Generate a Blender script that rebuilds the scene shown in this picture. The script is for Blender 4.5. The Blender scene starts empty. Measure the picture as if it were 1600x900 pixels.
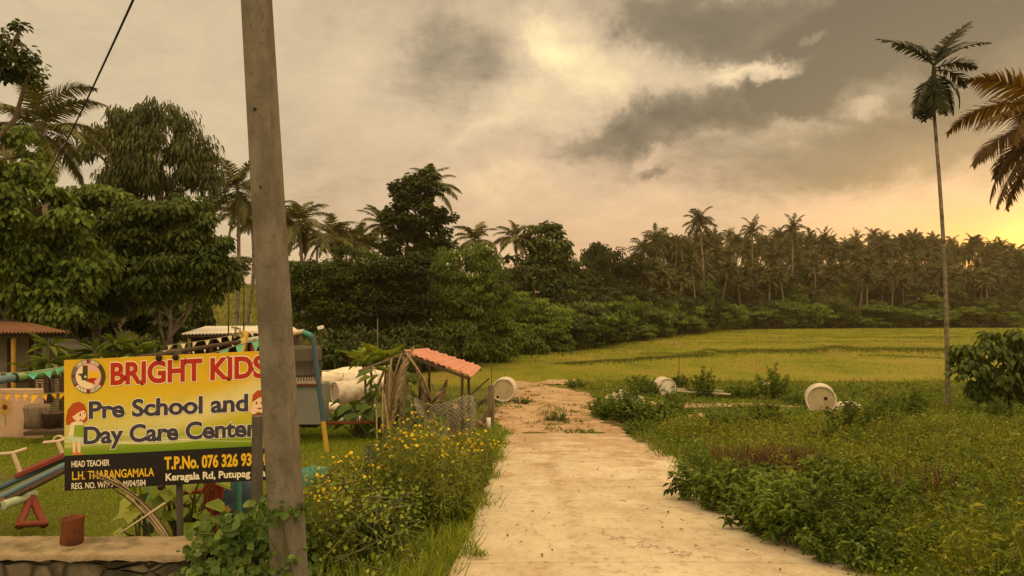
import bpy, math, random
import numpy as np
from mathutils import Vector, Matrix

# ------------------------------------------------------------------ camera, sky, sun, exposure
S = bpy.context.scene
COL = S.collection
R = math.radians
CZ, F, HY = 1.6, 1200.0, 475.0           # eye height, focal length and horizon row measured on the 1600 px photograph

cam_d = bpy.data.cameras.new('camera')
cam = bpy.data.objects.new('camera', cam_d); COL.objects.link(cam)
cam.location = (0, 0, CZ); cam.rotation_euler = (R(90), 0, 0)
cam_d.sensor_width = 36; cam_d.lens = 36 * F / 1600
cam_d.shift_y = (HY - 450) / 1600
cam_d.clip_start = 0.1; cam_d.clip_end = 6000
S.camera = cam
S.render.engine = 'CYCLES'
S.cycles.max_bounces = 6; S.cycles.diffuse_bounces = 3; S.cycles.transparent_max_bounces = 8
S.cycles.transmission_bounces = 3; S.cycles.volume_bounces = 0
S.cycles.use_denoising = True
S.cycles.sample_clamp_indirect = 4
S.view_settings.view_transform = 'Standard'; S.view_settings.look = 'None'
S.view_settings.exposure = 0.40; S.view_settings.gamma = 1.0

SUN_AZ, SUN_EL = 33.0, 5.0               # degrees right of the view axis, above the horizon
SUN_DIR = Vector((math.sin(R(SUN_AZ)) * math.cos(R(SUN_EL)), math.cos(R(SUN_AZ)) * math.cos(R(SUN_EL)), math.sin(R(SUN_EL))))
sd = bpy.data.lights.new('sun', 'SUN'); sd.energy = 1.1; sd.angle = R(12); sd.color = (1.0, 0.62, 0.28)
so = bpy.data.objects.new('sun', sd); COL.objects.link(so)
so.rotation_euler = (-SUN_DIR).to_track_quat('-Z', 'Y').to_euler()

W = bpy.data.worlds.new('World'); S.world = W; W.use_nodes = True
NT = W.node_tree; NT.nodes.clear()
class NG:
    """tiny helper for building shader graphs"""
    def __init__(s, nt): s.nt = nt
    def n(s, t, **k):
        x = s.nt.nodes.new(t)
        for a, b in k.items(): setattr(x, a, b)
        return x
    def put(s, sock, v):
        if isinstance(v, bpy.types.NodeSocket): s.nt.links.new(v, sock)
        elif v is not None: sock.default_value = v
    def m(s, op, a, b=None, c=None):
        x = s.n('ShaderNodeMath', operation=op); s.put(x.inputs[0], a)
        if b is not None: s.put(x.inputs[1], b)
        if c is not None: s.put(x.inputs[2], c)
        return x.outputs[0]
    def vm(s, op, a, b=None):
        x = s.n('ShaderNodeVectorMath', operation=op); s.put(x.inputs[0], a)
        if b is not None: s.put(x.inputs[1], b)
        return x.outputs[1] if op in ('DOT_PRODUCT', 'LENGTH') else x.outputs[0]
    def scale(s, v, f):
        x = s.n('ShaderNodeVectorMath', operation='SCALE'); s.put(x.inputs[0], v); s.put(x.inputs['Scale'], f); return x.outputs[0]
    def sep(s, v):
        x = s.n('ShaderNodeSeparateXYZ'); s.put(x.inputs[0], v); return x.outputs
    def comb(s, a, b, c):
        x = s.n('ShaderNodeCombineXYZ')
        for i, v in enumerate((a, b, c)): s.put(x.inputs[i], v)
        return x.outputs[0]
    def mix(s, f, a, b, blend='MIX'):
        x = s.n('ShaderNodeMix', data_type='RGBA', blend_type=blend)
        s.put(x.inputs[0], f); s.put(x.inputs[6], a if isinstance(a, bpy.types.NodeSocket) else (*a[:3], 1)); s.put(x.inputs[7], b if isinstance(b, bpy.types.NodeSocket) else (*b[:3], 1))
        return x.outputs[2]
    def noise(s, vec, scale, detail=4, rough=0.55, dist=0.0, col=False):
        x = s.n('ShaderNodeTexNoise'); s.put(x.inputs['Vector'], vec)
        x.inputs['Scale'].default_value = scale; x.inputs['Detail'].default_value = detail
        x.inputs['Roughness'].default_value = rough; x.inputs['Distortion'].default_value = dist
        return x.outputs['Color'] if col else x.outputs['Fac']
    def ramp(s, f, stops, interp='LINEAR'):
        x = s.n('ShaderNodeValToRGB'); s.put(x.inputs[0], f); cr = x.color_ramp; cr.interpolation = interp
        while len(cr.elements) < len(stops): cr.elements.new(0.5)
        for e, (p, c) in zip(cr.elements, stops):
            e.position = p; e.color = (*c[:3], 1) if not isinstance(c, (int, float)) else (c, c, c, 1)
        return x.outputs[0]
    def mr(s, v, a, b, c=0.0, d=1.0, smooth=True):
        x = s.n('ShaderNodeMapRange'); x.interpolation_type = 'SMOOTHSTEP' if smooth else 'LINEAR'
        s.put(x.inputs[0], v)
        for i, q in enumerate((a, b, c, d)): x.inputs[i + 1].default_value = q
        return x.outputs[0]

def build_sky():
    g = NG(NT)
    d = g.n('ShaderNodeTexCoord').outputs['Generated']
    d = g.vm('NORMALIZE', d)
    sky = g.n('ShaderNodeTexSky', sky_type='NISHITA', sun_disc=False, sun_elevation=R(SUN_EL), sun_rotation=R(SUN_AZ))
    # billowing edges: bend the direction with two scales of noise
    n1 = g.scale(g.vm('SUBTRACT', g.noise(d, 3.4, 6, 0.6, col=True), (0.5, 0.5, 0.5)), 0.13)
    n2 = g.scale(g.vm('SUBTRACT', g.noise(d, 11.0, 8, 0.68, col=True), (0.5, 0.5, 0.5)), 0.10)
    dd = g.vm('ADD', g.vm('ADD', d, n1), n2)
    x, y, z = g.sep(dd)[:3]
    az = g.m('ARCTAN2', x, y)
    el = g.m('ARCTAN2', z, g.m('SQRT', g.m('ADD', g.m('MULTIPLY', x, x), g.m('MULTIPLY', y, y))))
    x0, y0, z0 = g.sep(d)[:3]
    # clouds: (column, row, half width, half height, tilt, amount) read off the photograph and kept as compass angles
    B = [(880, 48, 80, 46, -20, .34), (800, 170, 190, 120, 0, .20), (1190, 104, 75, 18, -6, .50), (1330, 150, 90, 14, 28, .22),
         (960, 110, 70, 60, 0, .16), (1285, 45, 26, 9, 0, .28), (1010, 255, 30, 22, -40, .16), (560, 90, 90, 50, -30, .10),
         (700, 115, 120, 70, -18, -.32), (790, 90, 60, 40, 0, -.12), (1230, 34, 320, 60, 5, -.47), (1460, 60, 190, 125, 10, -.30), (1150, 168, 215, 36, -12, -.44), (1275, 140, 75, 30, 14, -.30), (1240, 135, 90, 24, 18, -.30),
         (930, 240, 95, 62, 20, -.20), (1250, 255, 240, 66, 4, -.27), (1020, 283, 24, 12, 0, -.20), (820, 235, 170, 30, 0, -.20),
         (1440, 235, 170, 70, 0, -.14), (560, 40, 170, 60, 10, -.05), (330, 150, 330, 120, 0, .02), (1560, 130, 90, 90, 0, -.2)]
    tot = None
    for px, py, w, h, t, a in B:
        X, Z = (px - 800) / F, (HY - py) / F
        a0, e0 = math.atan2(X, 1), math.atan2(Z, math.hypot(X, 1))
        ct, st = math.cos(R(t)), math.sin(R(t))
        sx, sy = F / w, F / h
        da, de = g.m('SUBTRACT', az, a0), g.m('SUBTRACT', el, e0)
        u = g.m('MULTIPLY', g.m('SUBTRACT', g.m('MULTIPLY', da, ct), g.m('MULTIPLY', de, st)), sx)
        v = g.m('MULTIPLY', g.m('ADD', g.m('MULTIPLY', da, st), g.m('MULTIPLY', de, ct)), sy)
        r = g.m('SQRT', g.m('ADD', g.m('MULTIPLY', u, u), g.m('MULTIPLY', v, v)))
        k = g.mr(r, 1.45, 0.35, 0, a)
        tot = k if tot is None else g.m('ADD', tot, k)
    # generic cloud cover for the rest of the dome
    zz = g.m('ADD', g.m('ABSOLUTE', z0), 0.25)
    flat = g.comb(g.m('DIVIDE', x0, zz), g.m('DIVIDE', y0, zz), 0.3)
    fb = g.m('MULTIPLY', g.m('SUBTRACT', g.noise(flat, 2.0, 10, 0.66, 0.4), 0.5), 0.62)
    L = g.m('ADD', g.m('ADD', tot, fb), g.m('ADD', 0.55, g.m('MULTIPLY', g.m('SUBTRACT', g.noise(flat, 7.0, 9, 0.7, 0.5), 0.5), 0.28)))
    cloud = g.ramp(L, [(0.0, (.115, .094, .056)), (0.22, (.20, .162, .098)), (0.5, (.455, .355, .225)), (0.66, (.55, .43, .265)), (0.85, (.72, .585, .325)), (1.0, (.86, .72, .38))])
    # a cooler grey-green towards the left, rosier to the middle
    side = g.mr(x0, -0.55, 0.05)
    cloud = g.mix(side, g.mix(1.0, cloud, (.97, 1.0, 1.0), 'MULTIPLY'), cloud)
    rosy = g.m('MULTIPLY', g.mr(el, 0.30, 0.02), side)
    cloud = g.mix(g.m('MULTIPLY', rosy, .9), cloud, g.mix(1.0, cloud, (1.08, .89, .82), 'MULTIPLY'))
    # glow where the sun sets behind the palms
    sdn = Vector((math.sin(R(34)), math.cos(R(34)), math.tan(R(3.5)))).normalized()
    c = g.m('MAXIMUM', g.vm('DOT_PRODUCT', d, tuple(sdn)), 0.0)
    glow = g.m('POWER', c, 170.0); glow2 = g.m('POWER', c, 14.0); hot = g.m('POWER', c, 1600.0)
    flatv = g.mr(el, 0.155, 0.01)
    cloud = g.mix(g.m('MULTIPLY', g.m('MULTIPLY', g.m('POWER', c, 55.0), flatv), .72), cloud, (.62, .31, .095))
    cloud = g.mix(g.m('MULTIPLY', g.m('MULTIPLY', glow, g.mr(el, .12, .01)), .9), cloud, (1.0, .50, .085))
    cloud = g.mix(g.m('MULTIPLY', hot, .9), cloud, (1.2, .72, .15))
    # sky brightness added overhead and behind the viewer to light ground and front faces
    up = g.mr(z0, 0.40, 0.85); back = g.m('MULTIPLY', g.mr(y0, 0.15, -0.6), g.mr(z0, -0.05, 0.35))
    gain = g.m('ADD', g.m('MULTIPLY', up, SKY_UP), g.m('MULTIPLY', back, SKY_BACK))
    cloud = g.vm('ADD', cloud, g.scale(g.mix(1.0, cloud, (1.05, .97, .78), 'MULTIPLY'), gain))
    skyc = g.scale(sky.outputs[0], 0.10)
    final = g.vm('ADD', g.mix(1.0, cloud, (1.03, .985, .97), 'MULTIPLY'), g.scale(skyc, 0.08))
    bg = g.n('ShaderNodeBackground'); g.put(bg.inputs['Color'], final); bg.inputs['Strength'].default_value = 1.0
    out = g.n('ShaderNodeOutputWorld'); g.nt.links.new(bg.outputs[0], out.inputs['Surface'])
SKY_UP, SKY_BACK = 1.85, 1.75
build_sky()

# ------------------------------------------------------------------ helpers
rng = np.random.default_rng(7)
def P(px, py, D):                        # the point D metres ahead seen at a photograph pixel
    return np.array(((px - 800) / F * D, D, CZ + (HY - py) / F * D))
def nrm(v):
    v = np.asarray(v, float); return v / np.maximum(np.linalg.norm(v, axis=-1, keepdims=True), 1e-9)
def sstep(a, b, x):
    t = np.clip((np.asarray(x, float) - a) / (b - a), 0, 1); return t * t * (3 - 2 * t)

GY = [-60, -5, 17, 27, 40, 80, 140, 400]
GZ = [.60, .375, -1.28, -1.85, -2.12, -2.6, -2.9, -2.9]
LY = [-60, 5.9, 6.1, 7, 14, 18, 27, 40, 80, 140, 400]
LZ = [.6, -.44, -.98, -1.0, -1.13, -1.3, -1.85, -2.12, -2.6, -2.9, -2.9]
EY = [-60, 15, 25, 35, 45, 56, 71, 105, 135, 145, 150, 600]
EX = [-90, -40, -25, -15, -6, 0, 6, 22, 39, 96, 300, 900]
BUNDS = [((15, 59), (27, 64), .20, 1.3), ((27, 64), (38, 63), .24, 1.6), ((26, 57.5), (34, 50.5), .10, .9), ((3, 47), (15, 58), .14, 1.0), ((15, 59), (10, 60), .12, 1.0), ((38, 63), (62, 66), .06, .9), ((40, 95), (56, 96), .10, 1.2), ((20, 82), (46, 84), .07, 1)]
def vnoise(x, y, s, seed=0):
    """smooth pseudo random height, a few rotated sines"""
    r = np.random.default_rng(seed); o = 0
    for k in range(6):
        a = r.uniform(0, 6.28); f = r.uniform(.6, 2.2) / s; o = o + np.sin((x * math.cos(a) + y * math.sin(a)) * f * 2 + r.uniform(0, 6.28))
    return o / 6
def G(x, y):
    x = np.asarray(x, float); y = np.asarray(y, float)
    a = np.interp(y, GY, GZ); b = np.interp(y, LY, LZ)
    w = sstep(-1.0, -2.5, x)
    z = a * (1 - w) + b * w
    t = np.interp(y, EY, EX) - x
    z = z + 7.0 * sstep(4, 62, t) * sstep(150, 90, y + x * .6) + 1.5 * sstep(160, 230, y)
    off = sstep(3.0, 5.0, np.abs(x - 1.2))
    z = z + off * .06 * vnoise(x, y, 2.2, 1) * (y > 4) + sstep(30, 45, y) * .07 * vnoise(x, y, 6, 2)
    for (p, q, h, wd) in BUNDS:
        dx, dy = q[0] - p[0], q[1] - p[1]; l2 = dx * dx + dy * dy
        tt = np.clip(((x - p[0]) * dx + (y - p[1]) * dy) / l2, 0, 1)
        dist = np.hypot(x - p[0] - tt * dx, y - p[1] - tt * dy)
        z = z + h * np.exp(-(dist / wd) ** 2 * 1.2)
    return z

class MB:
    """collects vertex/face blocks and links them as one mesh object"""
    def __init__(s): s.v = []; s.f = []; s.n = 0
    def add(s, v, f, m=0, tint=None, smooth=False):
        v = np.asarray(v, float).reshape(-1, 3); f = np.asarray(f, int)
        if f.ndim == 1: f = f.reshape(1, -1)
        if tint is None: tint = .5
        t = np.broadcast_to(np.asarray(tint, float), (len(f),))
        s.v.append(v); s.f.append((f + s.n, m, t, smooth)); s.n += len(v)
        return s
    def merge(s, o, fn=None):
        for v in o.v: s.v.append(fn(v) if fn else v)
        for f, m, t, sm in o.f: s.f.append((f + s.n, m, t, sm))
        s.n += o.n
    def mesh(s, name, mats, origin=(0, 0, 0)):
        me = bpy.data.meshes.new(name)
        v = np.concatenate(s.v) - np.asarray(origin, float)
        me.vertices.add(len(v)); me.vertices.foreach_set('co', v.astype(np.float32).ravel())
        nl = sum(f.size for f, *_ in s.f); npol = sum(len(f) for f, *_ in s.f)
        me.loops.add(nl); me.polygons.add(npol)
        me.loops.foreach_set('vertex_index', np.concatenate([f.ravel() for f, *_ in s.f]).astype(np.int32))
        tot = np.concatenate([np.full(len(f), f.shape[1]) for f, *_ in s.f])
        me.polygons.foreach_set('loop_start', (np.cumsum(tot) - tot).astype(np.int32))
        me.polygons.foreach_set('material_index', np.concatenate([np.full(len(f), m) for f, m, *_ in s.f]).astype(np.int32))
        me.polygons.foreach_set('use_smooth', np.concatenate([np.full(len(f), sm) for f, _, _, sm in s.f]))
        at = me.attributes.new('tint', 'FLOAT', 'FACE')
        at.data.foreach_set('value', np.concatenate([t for _, _, t, _ in s.f]).astype(np.float32))
        me.update(calc_edges=True); me.validate()
        for m in (mats if isinstance(mats, (list, tuple)) else [mats]): me.materials.append(m)
        return me

def tag(o, label=None, cat=None, group=None, kind=None):
    if label: o['label'] = label
    if cat: o['category'] = cat
    if group: o['group'] = group
    if kind: o['kind'] = kind
    return o
def thing(name, label, cat, loc=(0, 0, 0), group=None):
    o = bpy.data.objects.new(name, None); COL.objects.link(o)
    o.location = tuple(float(c) for c in loc); o.empty_display_size = .2
    return tag(o, label, cat, group)
def root_of(o):
    while o.parent: o = o.parent
    return o
def part(name, mb, mats, parent, label=None, kind=None):      # vertices given in world space
    me = mb.mesh(name, mats, root_of(parent).location)
    o = bpy.data.objects.new(name, me); COL.objects.link(o); o.parent = parent
    return tag(o, label, None, None, kind)
def single(name, mb, mats, label, cat, loc=(0, 0, 0), group=None):
    o = bpy.data.objects.new(name, mb.mesh(name, mats, loc)); COL.objects.link(o); o.location = tuple(float(c) for c in loc)
    return tag(o, label, cat, group)
def setting(name, mb, mats, kind='structure'):
    o = bpy.data.objects.new(name, mb.mesh(name, mats)); COL.objects.link(o); o['kind'] = kind; return o
def dup(o, loc=None, rotz=None, scale=None, label=None, group=None, parent=None, rot=None):
    c = o.copy(); COL.objects.link(c)
    if parent: c.parent = parent
    if loc is not None: c.location = tuple(float(q) for q in loc)
    if rotz is not None: c.rotation_euler = (0, 0, rotz)
    if rot is not None: c.rotation_euler = rot
    if scale is not None: c.scale = scale if isinstance(scale, tuple) else (scale,) * 3
    if label: c['label'] = label
    if group: c['group'] = group
    for ch in list(o.children): dup(ch, parent=c)
    return c
class Proto:
    """the first use moves the original itself, later ones copy it"""
    def __init__(s, o): s.o = o; s.used = False
    def place(s, loc, rotz, scale, label, group=None, cat=None):
        if s.used: o = dup(s.o)
        else: o = s.o; s.used = True
        o.location = tuple(float(q) for q in loc); o.rotation_euler = (0, 0, rotz)
        o.scale = scale if isinstance(scale, tuple) else (scale,) * 3
        o['label'] = label
        if 'group' in o: del o['group']
        if group: o['group'] = group
        if cat: o['category'] = cat
        return o

def tube(mb, pts, rad, n=8, m=0, cap=True, tint=.5, smooth=True, sq=False):
    pts = np.asarray(pts, float); k = len(pts); rad = np.broadcast_to(np.asarray(rad, float), (k,))
    tg = nrm(np.gradient(pts, axis=0))
    ref = np.array((0, 0, 1.0)) if abs(tg[:, 2]).mean() < .8 else np.array((0, 1.0, 0))
    a = nrm(np.cross(tg, ref)); b = np.cross(tg, a)
    th = np.arange(n) / n * 2 * math.pi
    v = pts[:, None] + rad[:, None, None] * (np.cos(th)[None, :, None] * a[:, None] + np.sin(th)[None, :, None] * b[:, None])
    i = np.arange(k - 1)[:, None] * n; j = np.arange(n)[None]; j2 = (j + 1) % n
    f = np.stack([i + j, i + n + j, i + n + j2, i + j2], -1).reshape(-1, 4)
    mb.add(v.reshape(-1, 3), f, m, tint, smooth)
    if cap:
        mb.add(v[0], np.arange(n)[None], m, tint); mb.add(v[-1], np.arange(n)[None, ::-1], m, tint)
def box(mb, c, s, rz=0, m=0, rx=0, ry=0, bev=0.0, tint=.5):
    """box centred at c, optional small chamfer on the vertical and horizontal edges"""
    c = np.asarray(c, float); h = np.asarray(s, float) / 2
    M = np.array(Matrix.Rotation(rz, 3, 'Z') @ Matrix.Rotation(ry, 3, 'Y') @ Matrix.Rotation(rx, 3, 'X'))
    if bev <= 0:
        v = np.array([(x, y, z) for x in (-1, 1) for y in (-1, 1) for z in (-1, 1)], float) * h
        f = [(0, 1, 3, 2), (4, 6, 7, 5), (0, 4, 5, 1), (2, 3, 7, 6), (0, 2, 6, 4), (1, 5, 7, 3)]
        mb.add(v @ M.T + c, f, m, tint); return
    b = min(bev, *(h * .9)); vs = []; idx = {}
    for sx in (-1, 1):
        for sy in (-1, 1):
            for sz in (-1, 1):
                sg = np.array((sx, sy, sz))
                for ax in range(3):
                    q = h - b; q = q.copy(); q[ax] = h[ax]; idx[(sx, sy, sz, ax)] = len(vs); vs.append(sg * q)
    quads = []; tris = []
    for ax in range(3):
        o = [k for k in range(3) if k != ax]
        for sg in (-1, 1):
            r = []
            for s1, s2 in ((-1, -1), (1, -1), (1, 1), (-1, 1)):
                t = [0, 0, 0]; t[ax] = sg; t[o[0]] = s1; t[o[1]] = s2; r.append(idx[(*t, ax)])
            quads.append(r)
        for s1 in (-1, 1):
            for s2 in (-1, 1):
                r = []
                for e, q in ((-1, o[0]), (1, o[0]), (1, o[1]), (-1, o[1])):
                    t = [0, 0, 0]; t[ax] = e; t[o[0]] = s1; t[o[1]] = s2; r.append(idx[(*t, q)])
                quads.append(r)
    for sx in (-1, 1):
        for sy in (-1, 1):
            for sz in (-1, 1): tris.append([idx[(sx, sy, sz, a)] for a in range(3)])
    V = np.array(vs) @ M.T + c
    # orient faces outwards
    def fix(fl):
        out = []
        for f in fl:
            p = V[f]; nn = np.cross(p[1] - p[0], p[2] - p[0])
            out.append(f if np.dot(nn, p.mean(0) - c) > 0 else f[::-1])
        return out
    n0 = mb.n; mb.add(V, fix(quads), m, tint); mb.f.append((np.array(fix(tris)) + n0, m, np.full(len(tris), tint), False))
def bar(mb, p, q, w, t=None, m=0, bev=.004, tint=.5, up=(0, 0, 1)):
    """square-section beam from p to q"""
    p = np.asarray(p, float); q = np.asarray(q, float); t = t or w; L = np.linalg.norm(q - p); z = (q - p) / L
    u = np.asarray(up, float)
    if abs(np.dot(z, u)) > .95: u = np.array((0, 1.0, 0))
    x = nrm(np.cross(u, z)); y = np.cross(z, x); b = MB(); box(b, (0, 0, L / 2), (w, t, L), bev=bev)
    M = np.stack([x, y, z], 1); tmp = MB(); tmp.merge(b, lambda v: v @ M.T + p)
    for i in range(len(tmp.f)): f, _, tt, sm = tmp.f[i]; tmp.f[i] = (f, m, np.full(len(f), tint), sm)
    mb.merge(tmp)
def lathe(mb, prof, n=24, m=0, fn=None, smooth=True, tint=.5):
    """profile of (radius, height) pairs turned about Z, fn maps the vertices"""
    prof = np.asarray(prof, float); k = len(prof); th = np.arange(n) / n * 2 * math.pi
    v = np.stack([prof[:, 0, None] * np.cos(th), prof[:, 0, None] * np.sin(th), np.repeat(prof[:, 1, None], n, 1)], -1).reshape(-1, 3)
    i = np.arange(k - 1)[:, None] * n; j = np.arange(n)[None]; j2 = (j + 1) % n
    f = np.stack([i + j, i + j2, i + n + j2, i + n + j], -1).reshape(-1, 4)
    mb.add(fn(v) if fn else v, f, m, tint, smooth)

def leaf_block(mb, c, d, up, ln, wd, fold=.25, curl=.25, m=0, tint=None, mode=6):
    """leaves: base points c, pointing along d, face normal about up, length ln, width wd"""
    N = len(c); d = nrm(d); s = nrm(np.cross(d, up)); u = np.cross(s, d)
    ln = np.broadcast_to(ln, (N,))[:, None]; wd = np.broadcast_to(wd, (N,))[:, None]
    if tint is None: tint = rng.random(N)
    if mode == 4:
        v = np.stack([c, c + d * ln * .45 + s * wd * .5 + u * wd * fold, c + d * ln - u * ln * curl, c + d * ln * .45 - s * wd * .5 + u * wd * fold], 1)
        f = np.arange(N)[:, None] * 4 + np.arange(4)[None]
        mb.add(v.reshape(-1, 3), f, m, tint)
    elif mode == 3:
        v = np.stack([c - s * wd * .5, c + s * wd * .5, c + d * ln - u * ln * curl], 1)
        mb.add(v.reshape(-1, 3), np.arange(N)[:, None] * 3 + np.arange(3)[None], m, tint)
    elif mode == 5:                                            # bent blade: a quad and a tip
        mid = c + d * ln * .55
        v = np.stack([c - s * wd * .5, c + s * wd * .5, mid + s * wd * .4, mid - s * wd * .4, c + d * ln - u * ln * curl], 1)
        b = np.arange(N)[:, None] * 5; n0 = mb.n
        mb.add(v.reshape(-1, 3), b + np.array([[0, 1, 2, 3]]), m, tint)
        mb.f.append((n0 + b + np.array([[3, 2, 4]]), m, np.broadcast_to(np.asarray(tint, float), (N,)), False))
    else:
        a, b2 = .30, .68
        k1, k2 = c + d * ln * a, c + d * ln * b2 - u * ln * curl * .35
        tip = c + d * ln - u * ln * curl
        v = np.stack([c, k1 + s * wd * .48 + u * wd * fold, k2 + s * wd * .40 + u * wd * fold * .8, tip, k2 - s * wd * .40 + u * wd * fold * .8, k1 - s * wd * .48 + u * wd * fold], 1)
        b = np.arange(N)[:, None] * 6
        f = np.concatenate([b + np.array([[0, 1, 2, 3]]), b + np.array([[0, 3, 4, 5]])])
        mb.add(v.reshape(-1, 3), f, m, np.concatenate([np.broadcast_to(tint, (N,))] * 2))
def rdir(n):
    return nrm(rng.normal(size=(n, 3)))
# ------------------------------------------------------------------ materials
def newmat(name):
    m = bpy.data.materials.new(name); m.use_nodes = True; m.node_tree.nodes.clear()
    g = NG(m.node_tree); o = g.n('ShaderNodeOutputMaterial'); return m, g, o
def bsdf(g, o, color, rough=.7, spec=.3, metal=0.0, normal=None):
    b = g.n('ShaderNodeBsdfPrincipled'); g.put(b.inputs['Base Color'], color if isinstance(color, bpy.types.NodeSocket) else (*color, 1))
    g.put(b.inputs['Roughness'], rough); g.put(b.inputs['Specular IOR Level'], spec); g.put(b.inputs['Metallic'], metal)
    if normal is not None: g.put(b.inputs['Normal'], normal)
    g.nt.links.new(b.outputs[0], o.inputs['Surface']); return b
def bump(g, h, strength=.3, dist=.01):
    x = g.n('ShaderNodeBump'); g.put(x.inputs['Height'], h); x.inputs['Strength'].default_value = strength; x.inputs['Distance'].default_value = dist
    return x.outputs[0]
def objco(g): return g.n('ShaderNodeTexCoord').outputs['Object']
def m_worn(name, c, c2=None, scale=6, rough=.7, spec=.25, amt=.5, bmp=.15, metal=0, stretch=(1, 1, 1), fine=40):
    """a plain surface with blotchy wear and fine grain"""
    m, g, o = newmat(name); v = g.vm('MULTIPLY', objco(g), stretch)
    c2 = c2 or tuple(q * .55 for q in c)
    n = g.noise(v, scale, 6, .62); f = g.noise(v, fine, 3, .6)
    k = g.mr(n, .42, .72, 0, amt)
    col = g.mix(k, c, c2)
    col = g.mix(g.mr(f, .3, .75, 0, .3), col, tuple(q * .6 for q in c))
    bsdf(g, o, col, rough, spec, metal, bump(g, g.m('ADD', n, g.m('MULTIPLY', f, .5)), bmp, .02)); return m
def m_leaf(name, c1, c2, c3=None, trans=.22, rough=.55, spec=.2, vary=.35):
    m, g, o = newmat(name)
    t = g.n('ShaderNodeAttribute', attribute_name='tint').outputs['Fac']
    r = g.n('ShaderNodeObjectInfo').outputs['Random']
    stops = [(0.0, c1), (.75, c2)] + ([(1.0, c3)] if c3 else [])
    col = g.ramp(t, stops)
    col = g.scale(col, g.mr(r, 0, 1, 1 - vary, 1 + vary, False))
    b = g.n('ShaderNodeBsdfPrincipled'); g.put(b.inputs['Base Color'], col); b.inputs['Roughness'].default_value = rough; b.inputs['Specular IOR Level'].default_value = spec
    tr = g.n('ShaderNodeBsdfTranslucent'); g.put(tr.inputs['Color'], g.mix(1.0, col, (1.5, 1.35, .5), 'MULTIPLY'))
    mx = g.n('ShaderNodeMixShader'); mx.inputs[0].default_value = trans
    g.nt.links.new(b.outputs[0], mx.inputs[1]); g.nt.links.new(tr.outputs[0], mx.inputs[2]); g.nt.links.new(mx.outputs[0], o.inputs['Surface'])
    return m
def m_bark(name, c, c2, rings=0):
    m, g, o = newmat(name); v = objco(g)
    n = g.noise(g.vm('MULTIPLY', v, (1, 1, .35)), 9, 6, .65)
    col = g.mix(g.mr(n, .35, .68), c, c2); h = n
    if rings:
        z = g.sep(v)[2]; w = g.m('SINE', g.m('ADD', g.m('MULTIPLY', z, rings), g.m('MULTIPLY', n, 2.0)))
        col = g.mix(g.mr(w, .75, 1.0, 0, .6), col, tuple(q * .45 for q in c)); h = g.m('ADD', n, g.m('MULTIPLY', w, .3))
        pt = g.noise(v, 3.0, 4, .6); col = g.mix(g.mr(pt, .56, .62, 0, .75), col, tuple(q * .22 for q in c))
    bsdf(g, o, col, .9, .1, 0, bump(g, h, .5, .03)); return m

M = {}
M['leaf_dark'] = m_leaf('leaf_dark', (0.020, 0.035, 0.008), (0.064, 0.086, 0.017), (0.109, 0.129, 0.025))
M['leaf_mid'] = m_leaf('leaf_mid', (0.038, 0.070, 0.010), (0.109, 0.152, 0.022), (0.181, 0.221, 0.037))
M['leaf_bright'] = m_leaf('leaf_bright', (0.050, 0.094, 0.013), (0.144, 0.206, 0.031), (0.237, 0.275, 0.056), vary=.2)
M['leaf_blue'] = m_leaf('leaf_blue', (.026, .036, .010), (.085, .098, .028), (.17, .17, .055))
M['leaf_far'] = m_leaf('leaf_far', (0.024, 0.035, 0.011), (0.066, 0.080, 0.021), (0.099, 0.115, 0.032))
M['leaf_lime'] = m_leaf('leaf_lime', (.09, .13, .015), (.20, .26, .035), (.30, .32, .06), vary=.15)
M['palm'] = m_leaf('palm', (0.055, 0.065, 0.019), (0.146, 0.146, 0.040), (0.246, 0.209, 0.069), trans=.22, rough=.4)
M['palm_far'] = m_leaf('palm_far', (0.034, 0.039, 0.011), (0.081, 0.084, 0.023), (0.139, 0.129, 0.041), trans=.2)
M['palm_brown'] = m_leaf('palm_brown', (.055, .034, .010), (.13, .078, .020), (.20, .12, .03), trans=.35)
M['areca'] = m_leaf('areca', (.014, .020, .007), (.036, .044, .012), (.06, .06, .02), trans=.18)
M['dead'] = m_leaf('dead', (.10, .070, .035), (.27, .20, .11), (.38, .30, .18), trans=.1, vary=.15)
M['vine'] = m_leaf('vine', (.040, .080, .014), (.095, .150, .028), (.16, .20, .05), vary=.2)
M['weed'] = m_leaf('weed', (0.047, 0.083, 0.010), (0.134, 0.190, 0.023), (0.236, 0.281, 0.037), vary=.3)
M['weed_yellow'] = m_leaf('weed_yellow', (.09, .10, .012), (.21, .20, .028), (.30, .26, .05), vary=.2)
M['red_stem'] = m_leaf('red_stem', (.06, .04, .016), (.13, .075, .03), (.20, .14, .06), trans=.1, vary=.2)
M['cosmos_leaf'] = m_leaf('cosmos_leaf', (0.069, 0.098, 0.011), (0.161, 0.190, 0.025), (0.253, 0.253, 0.046), vary=.2)
M['sunny_weed'] = m_leaf('sunny_weed', (.085, .115, .010), (.205, .23, .018), (.32, .31, .045), vary=.2)
M['petal'] = m_leaf('petal', (.66, .48, .012), (.82, .66, .025), (.85, .70, .05), trans=.3, vary=.15)
M['grass'] = m_leaf('grass', (0.068, 0.112, 0.010), (0.164, 0.218, 0.018), (0.287, 0.295, 0.042), trans=.3)
M['lawn'] = m_leaf('lawn', (0.114, 0.166, 0.011), (0.222, 0.281, 0.019), (0.349, 0.360, 0.043), trans=.3)
M['field_grass'] = m_leaf('field_grass', (0.078, 0.114, 0.009), (0.174, 0.196, 0.014), (0.291, 0.245, 0.040), trans=.2)
M['bund_grass'] = m_leaf('bund_grass', (0.063, 0.084, 0.010), (0.115, 0.138, 0.016), (0.172, 0.180, 0.030), trans=.2)
M['bark'] = m_bark('bark', (.16, .13, .095), (.075, .06, .042))
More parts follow.
